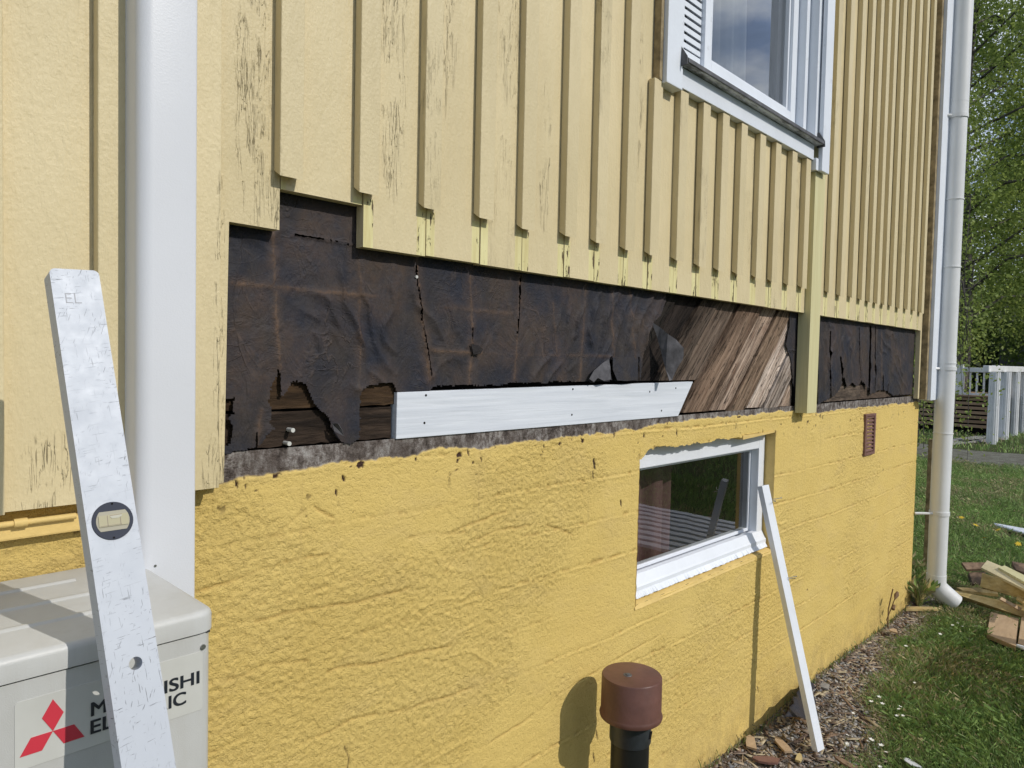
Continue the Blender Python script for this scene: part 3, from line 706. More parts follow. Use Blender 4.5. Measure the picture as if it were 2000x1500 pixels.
# --- building paper
from math import inf
def inpoly(px, py, poly):
    r = np.zeros(px.shape, bool); n = len(poly); j = n - 1
    for i in range(n):
        xi, yi = poly[i]; xj, yj = poly[j]
        c = ((yi > py) != (yj > py)) & (px < (xj - xi) * (py - yi) / (yj - yi + 1e-12) + xi)
        r ^= c; j = i
    return r
def wpoly(pts): return [(P(a, b).x, P(a, b).z) for a, b in pts]
def wline(X, Z, pts, wd):
    """soft line through photo points on the wall"""
    out = np.zeros_like(X); pp = wpoly(pts)
    for (x0, z0), (x1, z1) in zip(pp[:-1], pp[1:]):
        dx, dz = x1 - x0, z1 - z0; t = np.clip(((X - x0) * dx + (Z - z0) * dz) / (dx * dx + dz * dz), 0, 1)
        d = np.hypot(X - x0 - t * dx, Z - z0 - t * dz); out = np.maximum(out, np.exp(-(d / wd) ** 2))
    return out
def paper(name, x0, x1, z0, z1, step, outline, holes, slits, seams, dirs, seed):
    xs = np.arange(x0, x1 + step, step); zs = np.arange(z0, z1 + step, step)
    X, Z = np.meshgrid(xs, zs, indexing='ij')
    jx = (rngp.random(X.shape) - .5) * step * .5; jz = (rngp.random(X.shape) - .5) * step * .5
    X = X + jx; Z = Z + jz
    wob = 0.004 * (fbm(X * 60, Z * 60, seed + 5, 3) - .5) * 2
    S = np.zeros_like(X)
    for pts, wd, a in seams: S = np.maximum(S, np.maximum(wline(X + wob, Z, pts, wd * 1.3) * a * .45, wline(X + wob, Z, pts, wd * .35) * a))
    S = np.clip(S * (0.5 + fbm(X * 16, Z * 16, seed + 7, 3)), 0, 1)
    S = np.maximum(S, 0.28 * sstep(0.47, 0.68, fbm(X * 9, Z * 6, seed + 9, 4)))
    u = fbm(X * 4 + 2 * fbm(X * 3, Z * 3, seed + 1, 2), Z * 4, seed + 2, 3)
    Hh = 0.004 * (fbm(X * 5, Z * 5, seed + 3, 3) - .5)
    for (cx, cz, rad, ang, freq, amp) in dirs:
        m = np.exp(-(((X - cx) ** 2 + (Z - cz) ** 2) / rad ** 2))
        t = (X * math.cos(ang) + Z * math.sin(ang)) * freq * .75 + 11 * u + 2.5 * fbm(X * 12, Z * 12, seed + 12, 3)
        gate = sstep(0.40, 0.62, fbm(X * 9 + cx * 7, Z * 9, seed + 13, 2))
        Hh = Hh + m * amp * gate * (1 - np.abs(np.sin(t))) ** 2
    Hh = Hh + 0.0016 * np.clip(S, 0, 1) + 0.0012 * (np.abs(fbm(X * 22, Z * 22, seed + 4, 3) - .5))
    D = np.zeros_like(X)
    for pts, wd in slits: D = np.maximum(D, wline(X + wob * .5, Z, pts, wd * 2.2))
    Hh = Hh + 0.003 * D
    Yc = 0.001 - Hh
    idx = np.arange(X.size).reshape(X.shape)
    XC = (X[:-1, :-1] + X[1:, 1:]) / 2; ZC = (Z[:-1, :-1] + Z[1:, 1:]) / 2
    jj = 0.005 * (fbm(XC * 45, ZC * 45, seed + 8, 4) - .5) * 2
    keep = inpoly(XC + jj, ZC + jj, wpoly(outline))
    for h in holes: keep &= ~inpoly(XC + jj * .6, ZC - jj * .6, wpoly(h))
    for pts, wd in slits: keep &= ~(wline(XC + jj * .3, ZC, pts, wd) > 0.5)
    q = np.stack([idx[:-1, :-1], idx[1:, :-1], idx[1:, 1:], idx[:-1, 1:]], -1)[keep]
    used = np.unique(q); re = -np.ones(X.size, int); re[used] = np.arange(len(used))
    Vv = np.stack([X, Yc, Z], -1).reshape(-1, 3)[used]
    return fast_mesh(name, Vv, re[q], M_tar, house, True, {'seam': S.ravel()[used]})
rngp = np.random.default_rng(3)
outl = [(430, 300), (720, 300), (720, 440), (1300, 530), (1302, 585), (1292, 615), (1275, 632), (1262, 662), (1256, 700), (1250, 744), (1130, 746), (1003, 747), (985, 750), (965, 753), (920, 752), (870, 754), (846, 757), (835, 768), (822, 770), (815, 776), (805, 769), (790, 766), (775, 770), (768, 752), (760, 748), (745, 748), (722, 752), (705, 762), (703, 800), (703, 857), (690, 866), (668, 864), (655, 852), (646, 826), (634, 806), (615, 790), (604, 770), (596, 752), (585, 745), (573, 742), (560, 762), (550, 777), (546, 742), (542, 720), (537, 738), (528, 756), (524, 786), (532, 800), (530, 822), (537, 835), (522, 850), (507, 870), (470, 880), (440, 884), (430, 886)]
holes = [[(436, 776), (458, 776), (453, 792), (458, 808), (449, 818), (457, 838), (450, 868), (436, 874)]]
slits = [([(812, 520), (812, 548), (818, 575), (822, 620), (830, 655), (843, 735)], 0.0022), ([(1016, 530), (1014, 600), (1009, 655)], 0.0026), ([(922, 640), (921, 690)], 0.0016), ([(1190, 700), (1197, 745)], 0.006), ([(1246, 700), (1247, 745)], 0.005), ([(575, 458), (690, 478)], 0.0012), ([(500, 845), (501, 872)], 0.002)]
seams = [([(534, 450), (537, 600), (546, 720)], .010, 1.0), ([(700, 500), (702, 760)], .010, .6), ([(812, 500), (820, 600), (840, 740)], .012, .9), ([(918, 520), (923, 690), (916, 745)], .010, .9), ([(1016, 530), (1005, 740)], .012, .8), ([(1145, 555), (1132, 745)], .009, .8), ([(1195, 560), (1196, 700)], .008, .8), ([(1228, 560), (1240, 700)], .008, .6), ([(450, 553), (560, 562), (700, 578)], .010, .8), ([(640, 570), (740, 580)], .014, .8), ([(870, 600), (1000, 612)], .02, .5), ([(845, 684), (930, 690)], .006, .9), ([(880, 688), (1010, 692), (1190, 696)], .004, .8), ([(510, 800), (502, 870)], .006, .6), ([(925, 680), (940, 690)], .016, 1.0), ([(1080, 590), (1088, 690)], .006, .5)]
dirs = [(0.62, 1.50, .12, 0.9, 75, .008), (0.80, 1.52, .14, 0.5, 70, .009), (1.05, 1.40, .10, 2.2, 80, .003), (1.42, 1.38, .13, 2.5, 85, .012), (1.55, 1.54, .16, 2.65, 80, .013), (1.78, 1.55, .18, 2.9, 70, .014), (.95, 1.55, .14, .4, 60, .006), (.60, 1.62, .10, 1.9, 60, .006), (1.30, 1.58, .12, 2.4, 60, .0015), (0.70, 1.40, .10, 2.3, 90, .002), (1.66, 1.42, .10, 2.7, 70, .005)]
paper('building_paper', 0.505, 2.05, 1.27, 1.80, 0.0034, outl, holes, slits, seams, dirs, 300)
outr = [(1600, 560), (1800, 600), (1800, 772), (1772, 770), (1745, 772), (1730, 762), (1716, 762), (1700, 770), (1690, 752), (1683, 742), (1675, 755), (1664, 748), (1655, 757), (1648, 735), (1640, 760), (1630, 772), (1605, 786), (1598, 790)]
slr = [([(1621, 650), (1619, 700), (1622, 775)], .010), ([(1641, 700), (1648, 775)], .012), ([(1699, 640), (1698, 720), (1696, 778)], .016), ([(1709, 640), (1708, 770)], .007), ([(1677, 640), (1678, 700), (1682, 750)], .005), ([(1724, 735), (1724, 775)], .010), ([(1735, 750), (1733, 772)], .006)]
ser = [([(1640, 640), (1645, 760)], .02, .4), ([(1722, 650), (1722, 740)], .012, .6), ([(1660, 650), (1664, 750)], .02, .3), ([(1745, 680), (1770, 700)], .04, .4)]
dr = [(3.35, 1.55, .22, 0.0, 60, .010), (3.6, 1.55, .2, 0.3, 55, .010), (4.15, 1.58, .2, 1.2, 60, .007), (3.9, 1.45, .2, 0.1, 50, .006), (4.4, 1.4, .15, .8, 60, .006)]
paper('building_paper', 3.026, 4.61, 1.27, 1.72, 0.0055, outr, [], slr, ser, dr, 340)
# narrow torn strip of paper beside the cover board
paper('building_paper', 2.78, 2.918, 1.27, 1.70, 0.0040, [(1543, 600), (1562, 600), (1562, 790), (1556, 790), (1548, 745), (1545, 700), (1536, 672), (1540, 650), (1543, 640)], [], [([(1541, 686), (1560, 686)], .002)], [], [], 360)

def flap(name, pts, mat, th=0.0012, sub=2):
    """pts: (px,py,y) outline; a bent sheet fanned from its middle"""
    bm = bmesh.new(); vs = [bm.verts.new(P(a, b, y)) for a, b, y in pts]
    bm.faces.new(vs); bmesh.ops.triangulate(bm, faces=bm.faces)
    bmesh.ops.subdivide_edges(bm, edges=bm.edges, cuts=sub, use_grid_fill=True)
    o = bm_obj(name, bm, mat, house, False)
    md = o.modifiers.new('th', 'SOLIDIFY'); md.thickness = th; return o
flap('paper_flap', [(1273, 629, -.004), (1290, 640, -.022), (1304, 652, -.040), (1320, 663, -.055), (1335, 680, -.062), (1335, 694, -.062), (1333, 702, -.060), (1324, 716, -.055), (1318, 728, -.050), (1312, 742, -.046), (1307, 744, -.044), (1300, 722, -.034), (1292, 690, -.022), (1284, 660, -.012)], M_tarflap)
flap('paper_flap', [(1151, 740, -.014), (1160, 724, -.016), (1176, 710, -.016), (1189, 701, -.012), (1192, 716, -.016), (1193, 741, -.022), (1180, 744, -.024), (1168, 738, -.022), (1160, 746, -.018)], M_tarflap)
flap('paper_flap', [(1197, 698, -.006), (1220, 697, -.007), (1240, 698, -.009), (1246, 712, -.012), (1245, 742, -.016), (1225, 744, -.017), (1206, 743, -.016), (1197, 722, -.010)], M_tar)
flap('paper_flap', [(648, 826, -.006), (660, 826, -.016), (668, 838, -.014), (672, 852, -.010), (664, 848, -.012), (652, 842, -.008)], M_tarflap)
flap('paper_flap', [(920, 672, -.006), (934, 674, -.012), (943, 682, -.012), (938, 691, -.009), (924, 692, -.006)], M_tar)

# --- sheathing
def hboard(x0, x1, z0, z1, y0, c):
    bm = bmesh.new(); n = 26
    top = [(x0 + (x1 - x0) * i / n, z1 + random.uniform(-.0016, .0012)) for i in range(n + 1)]
    bot = [(x0 + (x1 - x0) * i / n, z0 + random.uniform(-.001, .002)) for i in range(n + 1)]
    for i in range(n):
        fa = [bm.verts.new((top[i][0], y0, top[i][1])), bm.verts.new((bot[i][0], y0, bot[i][1])), bm.verts.new((bot[i + 1][0], y0, bot[i + 1][1])), bm.verts.new((top[i + 1][0], y0, top[i + 1][1]))]
        fb = [bm.verts.new((v.co.x, y0 + .02, v.co.z)) for v in fa]
        bm.faces.new(fa); bm.faces.new((fa[0], fa[3], fb[3], fb[0])); bm.faces.new((fa[1], fb[1], fb[2], fa[2])); bm.faces.new(fb[::-1])
    bmesh.ops.remove_doubles(bm, verts=bm.verts, dist=0.0001)
    o = bm_obj('sheathing_board', bm, M_horiz, house); o.color = (*c, 1); return o
hboard(0.50, 0.891, 1.287, 1.352, 0.013, (1.0, 1.0, 1.0))
hboard(0.50, 0.96, 1.3565, 1.47, 0.010, (1.25, 1.1, .8))
hboard(0.50, 1.5, 1.475, 1.80, 0.016, (.8, .8, .8))
hboard(0.90, 1.95, 1.40, 1.472, 0.016, (.8, .8, .8))
hboard(3.03, 3.75, 1.290, 1.36, 0.012, (2.6, 2.9, 3.1)); hboard(3.752, 4.61, 1.290, 1.36, 0.012, (2.0, 2.1, 2.2)); hboard(3.03, 4.61, 1.363, 1.75, 0.014, (.9, .9, .9))
# diagonal boards: joints rise to the right at 45 degrees
bj = [1.50, 1.62, 1.76, 1.89, 2.03, 2.225, 2.36, 2.495, 2.64, 2.78, 2.93]
cols = [(.08, .08, .08), (.09, .08, .08), (.30, .27, .25), (.60, .54, .50), (.80, .66, .56), (1.45, 1.3, 1.2), (.85, .72, .60), (2.0, 1.95, 1.95), (1.35, 1.36, 1.4), (1.75, 1.6, 1.5)]  # first three: rot, plus the shade behind the paper flap put into the colour
for k in range(len(bj) - 1):
    a, b = bj[k] + random.uniform(.004, .008), bj[k + 1] - random.uniform(.003, .006)
    zb = 1.287 + random.uniform(-.012, .006); zt = 1.80
    n = 18; Lx = []; Rx = []
    for i in range(n + 1):
        z = zb + (zt - zb) * i / n
        wv = .0016 * math.sin(i * 2.1 + k) + random.uniform(-.0008, .0008)
        Lx.append((a + (z - 1.28) * 1.0 + max(0, wv), z)); Rx.append((b + (z - 1.28) * 1.0 - max(0, -wv), z))
    # rounded, worn bottom corners
    Lx[0] = (Lx[0][0] + .006, Lx[0][1] + .004); Rx[0] = (Rx[0][0] - .012, Rx[0][1] + .003)
    bm = bmesh.new(); y0 = .008 + (.0035 if k % 2 else -.0035) + random.uniform(-.001, .001)
    fl = [(bm.verts.new((x, y0, z)), bm.verts.new((x, y0 + .02, z))) for x, z in Lx]
    fr = [(bm.verts.new((x, y0, z)), bm.verts.new((x, y0 + .02, z))) for x, z in Rx]
    for i in range(n):
        bm.faces.new((fl[i][0], fr[i][0], fr[i + 1][0], fl[i + 1][0]))
        bm.faces.new((fl[i][0], fl[i + 1][0], fl[i + 1][1], fl[i][1])); bm.faces.new((fr[i][0], fr[i][1], fr[i + 1][1], fr[i + 1][0]))
    bm.faces.new((fl[0][0], fl[0][1], fr[0][1], fr[0][0]))
    # clip to the opening: stop at cover board and at white board
    bmesh.ops.bisect_plane(bm, geom=bm.verts[:] + bm.edges[:] + bm.faces[:], plane_co=(2.9205, 0, 0), plane_no=(1, 0, 0), clear_outer=True)
    if k <= 3:
        bmesh.ops.bisect_plane(bm, geom=bm.verts[:] + bm.edges[:] + bm.faces[:], plane_co=(0, 0, 1.3985), plane_no=(0, 0, -1), clear_outer=True)
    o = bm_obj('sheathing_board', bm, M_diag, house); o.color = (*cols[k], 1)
# new white board let into the sheathing
bm = bmesh.new()
ext(bm, [(0.895, 1.2845), (2.012, 1.2835), (2.099, 1.3925), (2.097, 1.3935), (0.896, 1.3825)], -0.0005, 0.024)
bmesh.ops.bevel(bm, geom=bm.edges[:], offset=0.0008, segments=1, affect='EDGES')
wb = bm_obj('replacement_board', bm, M_newwhite, house); wb['label'] = 'new white-painted board with an angled right end'
for a, b in ((829, 826), (832, 772), (1117, 810), (1119, 760), (1292, 802), (1269, 765), (1320, 758)):
    p = P(a, b, -0.0008)
    tube('screw_hole', [(p.x, -0.0012, p.z), (p.x, .002, p.z)], 0.0028, M_black, wb, 8)
for a, b in ((564, 839), (557, 865)):
    p = P(a, b, 0.010); tube('nail', [(p.x, -0.006, p.z), (p.x, .014, p.z)], [0.0042, 0.0038], M_badge, house, 10)
p = P(811, 541); tube('nail', [(p.x, -0.006, p.z), (p.x, .006, p.z)], 0.0035, M_badge, house, 8)

# --- upper window
win = empty('window', (0, 0, 0)); win.parent = house
WX0, WX1, WZ0, WZ1 = 1.785, 2.998, 2.33, 3.66
box('casing', WX0, 1.872, -0.066, -0.0285, 2.262, WZ1 + .1, M_white, win, 0.003)
box('casing', 2.924, WX1 + .003, -0.078, -0.0605, 2.237, WZ1 + .1, M_white, win, 0.003)
box('casing', WX0, WX1, -0.080, -0.0285, WZ1 + .105, WZ1 + .2, M_white, win, 0.003)
box('casing_block', 2.893, 2.9175, -0.066, -0.0285, 2.237, 2.285, M_white, win, 0.002)
box('casing_edge', WX0 - .016, WX0 - .0005, -0.052, -0.0285, 2.268, WZ1 + .1, M_raw, win, 0.001)
box('apron_board', 1.874, 2.892, -0.056, -0.0285, 2.276, 2.336, M_white, win, 0.002)
bm = bmesh.new()
                                          # sloping sill with a nose
prof = [(-0.084, 2.340), (-0.084, 2.352), (-0.080, 2.356), (0.012, 2.396), (0.012, 2.36), (-0.056, 2.337)]
l = [bm.verts.new((1.866, y, z)) for y, z in prof]; r = [bm.verts.new((2.9165, y, z)) for y, z in prof]
bm.faces.new(l); bm.faces.new(r[::-1])
for k in range(len(prof)): bm.faces.new((l[k], r[k], r[(k + 1) % len(prof)], l[(k + 1) % len(prof)]))
bmesh.ops.bevel(bm, geom=[e for e in bm.edges if abs(e.verts[0].co.x - e.verts[1].co.x) > .5], offset=.004, segments=2, affect='EDGES')
bm_obj('sill', bm, M_sill, win, True)
flash = bmesh.new()
add_box(flash, 1.868, 2.915, -0.0865, -0.0840, 2.3385, 2.351, 0.0008)
bm_obj('flashing', flash, M_zinc, win)
for x, s in ((1.8585, 1), (2.9195, -1)):
    bm = bmesh.new(); ext(bm, [(-0.088, 2.330), (-.086, 2.354), (-0.062, 2.392), (-0.056, 2.392), (-0.056, 2.330)], 0, .0035)
    bmesh.ops.transform(bm, matrix=Matrix(((0, 1, 0, x), (1, 0, 0, 0), (0, 0, 1, 0), (0, 0, 0, 1))), verts=bm.verts)
    bm_obj('flashing_end', bm, M_zinc, win)
# frame plane: y=.02 ; louvre panel left, sash right
box('frame_post', 1.872, 1.955, -0.010, 0.10, 2.38, WZ1, M_white, win, .002)
box('frame_post', 2.092, 2.125, -0.010, 0.10, 2.40, WZ1, M_white, win, .002)
box('frame_post', 2.90, 2.9445, -0.055, 0.10, 2.345, WZ1 + .1, M_white, win, .002)
box('frame_post', 2.865, 2.898, -0.020, 0.10, 2.38, WZ1, M_white, win, .002)
box('frame_head', 1.872, 2.925, -0.020, 0.10, WZ1, WZ1 + .1, M_white, win, .002)
box('frame_rail', 1.957, 2.864, -0.004, 0.10, 2.388, 2.415, M_white, win, .002)
box('louvre_back', 1.955, 2.092, 0.060, 0.064, 2.40, WZ1, M_black, win, 0)
box('louvre_rail', 1.955, 2.0915, 0.004, 0.028, 2.4155, 2.440, M_white, win, .001)
sl0 = None; z = 2.446; k = 0
while z < WZ1 - .03:
    if sl0 is None:
        bm = bmesh.new(); add_box(bm, 1.956, 2.091, 0.004, 0.0075, 0, .0160, .0008)
        sl0 = bm_obj('slat', bm, M_white, win); o = sl0
    else:
        o = sl0.copy(); C.objects.link(o)
    o.location.z = z; z += 0.0255
def sash(n0, x0, x1, z0, z1, y0, y1, wd, mat, parent, side=None):
    side = wd if side is None else side
    box(n0, x0, x0 + side, y0, y1, z0, z1, mat, parent, .0015)
    box(n0, x1 - side, x1, y0, y1, z0, z1, mat, parent, .0015)
    box(n0, x0 + side, x1 - side, y0, y1, z0, z0 + wd, mat, parent, .0015)
    box(n0, x0 + side, x1 - side, y0, y1, z1 - wd, z1, mat, parent, .0015)
sash('sash_bar', 2.127, 2.864, 2.417, WZ1 - .002, 0.012, 0.055, 0.045, M_white, win, 0.05)
sash('sash_bead', 2.178, 2.813, 2.463, WZ1 - .05, 0.024, 0.050, 0.014, M_white, win)
quad('pane', [(2.190, .040, 2.475), (2.802, .040, 2.475), (2.802, .040, WZ1 - .06), (2.190, .040, WZ1 - .06)], M_glass, win)
# room behind it
def room(x0, x1, y0, y1, z0, z1):
    bm = bmesh.new(); add_box(bm, x0, x1, y0, y1, z0, z1)
    f = min(bm.faces, key=lambda f: f.calc_center_median().y); bm.faces.remove(f)
    return bm_obj('room_wall', bm, M_dark, house)
room(1.78, 3.01, .13, 3.4, 2.21, 4.3)
room(1.65, 2.95, .125, 2.2, -.1, 1.288)
cu = []; nX = 60; nZ = 20
for j in range(nZ + 1):
    for i in range(nX + 1):
        u = i / nX; v = j / nZ; x = 2.20 + u * (P(1450, 100, .115).x - 2.20 + .05 * (1 - v)); cu.append((x, .115 + .010 * math.sin(u * 26) + .004 * math.sin(u * 61), 2.30 + v * 1.6))
cf = [(j * (nX + 1) + i, j * (nX + 1) + i + 1, (j + 1) * (nX + 1) + i + 1, (j + 1) * (nX + 1) + i) for j in range(nZ) for i in range(nX)]
c = mesh_obj('sheer_curtain', cu, cf, M_sheer, None, True); tag(c, 'white sheer curtain gathered at the left of the upper window', 'curtain')

# --- basement window
bw = empty('basement_window', (0, 0, 0)); bw.parent = house
BX0, BX1, BZ0, BZ1 = 1.803, 2.750, 0.744, 1.184
y0 = .040
box('frame', BX0, BX0 + .03, y0, .10, BZ0, BZ1, M_whiteb, bw, .003)
box('frame', BX1 - .052, BX1, y0, .10, BZ0, BZ1, M_whiteb, bw, .003)
box('frame', BX0 + .03, BX1 - .052, y0, .10, BZ1 - .062, BZ1, M_whiteb, bw, .003)
box('frame', BX0 + .03, BX1 - .052, y0 + .001, .10, BZ0, BZ0 + .035, M_whiteb, bw, .003)
# sloping lower rail and paint-smeared joint to the plaster
bm = bmesh.new(); prof = [(.022, .738), (.022, .757), (.026, .760), (.041, .7895), (.060, .7895), (.060, .738)]
l = [bm.verts.new((BX0, y, z)) for y, z in prof]; r = [bm.verts.new((BX1 - .002, y, z)) for y, z in prof]
bm.faces.new(l); bm.faces.new(r[::-1])
for k in range(len(prof)): bm.faces.new((l[k], r[k], r[(k + 1) % len(prof)], l[(k + 1) % len(prof)]))
bmesh.ops.bevel(bm, geom=[e for e in bm.edges if abs(e.verts[0].co.x - e.verts[1].co.x) > .5], offset=.0012, segments=1, affect='EDGES')
bm_obj('sill', bm, M_whiteb, bw, False)
n = 420; V = []; Fq = []
for i in range(n + 1):
    x = BX0 + (BX1 - BX0 - .01) * i / n; jg = random.uniform(0, .004) + .006 * float(vnoise(np.array(i * .21), np.array(1.), 9)) + .004 * float(vnoise(np.array(i * .05), np.array(2.), 9))
    V += [(x, .0225, .745), (x, .0165 - jg * .9, .7215 + jg * .1 + .0065)]
    if i: a = 2 * i; Fq.append((a - 2, a - 1, a + 1, a))
for i in range(len(V)): V[i] = (V[i][0], V[i][1], max(V[i][2], OPZ0 + .034 * V[i][1] / .1 + .003))
mesh_obj('paint_smear', V, Fq, M_whiteb, bw)
sash('sash', BX0 + .032, BX1 - .054, .788, BZ1 - .064, .072, .098, .012, M_whiteb, bw, .010)
quad('pane', [(BX0 + .04, .078, .796), (BX1 - .062, .078, .796), (BX1 - .062, .078, BZ1 - .072), (BX0 + .04, .078, BZ1 - .072)], M_glass_low, bw)
cu = []
for j in range(9):
    for i in range(61):
        u = i / 60; cu.append((1.80 + u * (P(1309, 980, .17).x - 1.80), .17 + .020 * math.sin(u * 22) + .005 * math.sin(u * 50), .70 + j / 8 * .56))
cf = [(j * 61 + i, j * 61 + i + 1, (j + 1) * 61 + i + 1, (j + 1) * 61 + i) for j in range(8) for i in range(60)]
c = mesh_obj('curtain', cu, cf, M_pink, None, True); tag(c, 'dusty pink pleated curtain inside the left of the basement window', 'curtain')
# soffit fragment hanging under the lintel
bm = bmesh.new(); ext(bm, [(2.47, 1.176), (2.74, 1.186), (2.745, 1.192), (2.47, 1.192)], -.002, .038); bm_obj('lintel_fragment', bm, M_reveal, house)

# --- wall vent
vent = empty('wall_vent', (0, 0, 0)); vent.parent = house
vx0, vx1, vz0, vz1 = 3.782, 3.938, 1.004, 1.214
for a in ((vx0, vx0 + .022, vz0, vz1), (vx1 - .022, vx1, vz0, vz1), (vx0 + .022, vx1 - .022, vz0, vz0 + .014), (vx0 + .022, vx1 - .022, vz1 - .012, vz1)):
    box('frame', a[0], a[1], -.012, .01, a[2], a[3], M_vent, vent, .002)
box('backing', vx0 + .01, vx1 - .01, .0055, .0085, vz0 + .01, vz1 - .01, M_black, vent, 0)
bm = bmesh.new(); add_box(bm, vx0 + .0225, vx1 - .0225, -.0065, .0065, -.0025, .0025, 0, Matrix.Rotation(math.radians(0), 4, 'X'))
for v in bm.verts: v.co.z += -v.co.y * -0.75
s0 = bm_obj('slat', bm, M_vent, vent)
for k in range(10):
    o = s0 if k == 0 else s0.copy()
    if k: C.objects.link(o)
    o.location = (0, -.003, vz0 + .026 + k * .0188)

# ------------------------------------------------------------------ cable duct
bm = bmesh.new(); prof = []
dx0, dx1, dy = .358, .440, -.108
def arc(cx, cy, r, a0, a1, n): return [(cx + r * math.cos(a0 + (a1 - a0) * i / n), cy + r * math.sin(a0 + (a1 - a0) * i / n)) for i in range(n + 1)]
prof = [(dx0, -.0505)] + [(x, y) for x, y in arc(dx0 + .020, dy + .020, .020, math.pi, 1.5 * math.pi, 8)] + arc(dx1 - .004, dy + .004, .004, 1.5 * math.pi, 2 * math.pi, 4) + [(dx1, -.0505)]
rings = [[bm.verts.new((x, y, z)) for x, y in prof] for z in (.45, 4.3)]
n = len(prof)
for k in range(n): bm.faces.new((rings[0][k], rings[0][(k + 1) % n], rings[1][(k + 1) % n], rings[1][k]))
bm.faces.new(rings[0][::-1]); bm.faces.new(rings[1])
duct = bm_obj('pipe_duct', bm, M_duct, None, True)
tag(duct, 'smooth white vertical duct on the wall behind the grey heat pump', 'duct')
p = P(303, 1105, dy); tube('screw', [(p.x, dy - .001, p.z), (p.x, dy + .003, p.z)], .002, M_steel, duct, 8)

# ------------------------------------------------------------------ heat pump
AH = 1.14; AY = -.333; AXR = .376
ac = empty('heat_pump', (0.0, -.18, .45), 'light grey outdoor heat pump with a red three-diamond badge', 'heat pump')
def rbox(name, x0, x1, y0, y1, z0, z1, rv, rt, mat, seg=4):
    bm = bmesh.new(); add_box(bm, x0, x1, y0, y1, z0, z1)
    ev = [e for e in bm.edges if abs(e.verts[0].co.z - e.verts[1].co.z) > .01]
    bmesh.ops.bevel(bm, geom=ev, offset=rv, segments=seg, profile=.5, affect='EDGES')
    if rt:
        et = [e for e in bm.edges if e.verts[0].co.z > z1 - 1e-5 and e.verts[1].co.z > z1 - 1e-5]
        bmesh.ops.bevel(bm, geom=et, offset=rt, segments=3, profile=.5, affect='EDGES')
    return bm_obj(name, bm, mat, None, True)
casing = rbox('casing', AXR - .80 + .003, AXR - .003, AY + .003, -.035, .58, AH - .029, .018, 0, M_ac)
lid = rbox('lid', AXR - .80, AXR, AY, -.032, AH - .0265, AH, .020, .008, M_ac)
gap = rbox('seam', AXR - .80 + .006, AXR - .006, AY + .006, -.038, AH - .030, AH - .0262, .016, 0, M_acdark)
adopt(ac, casing, lid, gap)
for yy in (-.095, -.17, -.245):                            # pressed ridges of the lid
    bm = bmesh.new(); x1 = AXR - .095
    pr = [(-.008, AH - .001), (-.003, AH + .0022), (.003, AH + .0022), (.008, AH - .001)]
    l = [bm.verts.new((AXR - .75, yy + y, z)) for y, z in pr]; r = [bm.verts.new((x1, yy + y, z)) for y, z in pr]
    bm.faces.new(l); bm.faces.new(r[::-1])
    for k in range(4): bm.faces.new((l[k], r[k], r[(k + 1) % 4], l[(k + 1) % 4]))
    adopt(ac, bm_obj('lid_ridge', bm, M_ac, None, True))
yF = AY + .003
b0 = P(28, 1372, yF); b1 = P(395.5, 1272.5, yF); b2 = P(394, 1388, yF); b3 = P(26, 1505, yF)
zt = (b0.z + b1.z) / 2; zb = (b2.z + b3.z) / 2
bm = bmesh.new(); rp = []
for qx, qz, a0 in ((b1.x - .004, zt - .004, 0), (b0.x + .004, zt - .004, 90), (b0.x + .004, zb + .004, 180), (b1.x - .004, zb + .004, 270)):
    rp += [(qx + .004 * math.cos(math.radians(a0 + 90 * k / 4)), qz + .004 * math.sin(math.radians(a0 + 90 * k / 4))) for k in range(5)]
ext(bm, rp, yF - .0007, yF + .0002)
badge = bm_obj('badge', bm, M_badge); adopt(ac, badge)
def sub(o, parent):
    o.parent = parent; o.matrix_parent_inverse = parent.matrix_basis.inverted() @ Matrix.Translation((0, 0, 0))
    o.matrix_parent_inverse = (Matrix.Translation(-ac.location) @ Matrix.Identity(4)).inverted() @ Matrix.Translation(-ac.location)
def flatpoly(name, pts, y, mat, parent, th=.0004):
    bm = bmesh.new(); ext(bm, pts, y, y + th); o = bm_obj(name, bm, mat); o.parent = parent; return o
lc = P(103, 1427, yF); tp = P(103, 1365, yF)
R = (tp.z - lc.z)
for a in (90, 210, 330):
    a = math.radians(a); d = Vector((math.cos(a), math.sin(a))); s = Vector((-d.y, d.x))
    pts = [(lc.x, lc.z), (lc.x + d.x * R * .5 - s.x * R * .29, lc.z + d.y * R * .5 - s.y * R * .29), (lc.x + d.x * R, lc.z + d.y * R), (lc.x + d.x * R * .5 + s.x * R * .29, lc.z + d.y * R * .5 + s.y * R * .29)]
    flatpoly('emblem', pts, yF - .0012, M_red, badge)
def text(body, x, y, z, size, mat, parent, off=0.0, sx=1.0, name='lettering', rot=None, fitw=None):
    cu = bpy.data.curves.new(name, 'FONT'); cu.body = body; cu.size = size; cu.extrude = .0001; cu.offset = off
    cu.space_character = 1.0
    o = bpy.data.objects.new(name, cu); C.objects.link(o); bpy.context.view_layer.update()
    me = bpy.data.meshes.new_from_object(o); bpy.data.objects.remove(o)
    o = bpy.data.objects.new(name, me); C.objects.link(o); me.materials.append(mat)
    if fitw:
        xs_ = [v.co.x for v in me.vertices]; sx = fitw / (max(xs_) - min(xs_))
        mn = min(xs_)
        for v in me.vertices: v.co.x -= mn
    for v in me.vertices: v.co.x *= sx
    o.matrix_world = Matrix.Translation((x, y, z)) @ (rot or Matrix.Rotation(math.pi / 2, 4, 'X'))
    o.parent = parent; return o
m0 = P(178, 1398, yF); m1 = P(388, 1338, yF); mt = P(178, 1371, yF)
cap = (mt.z - m0.z); e0 = P(177, 1433, yF); e1 = P(362, 1379, yF)
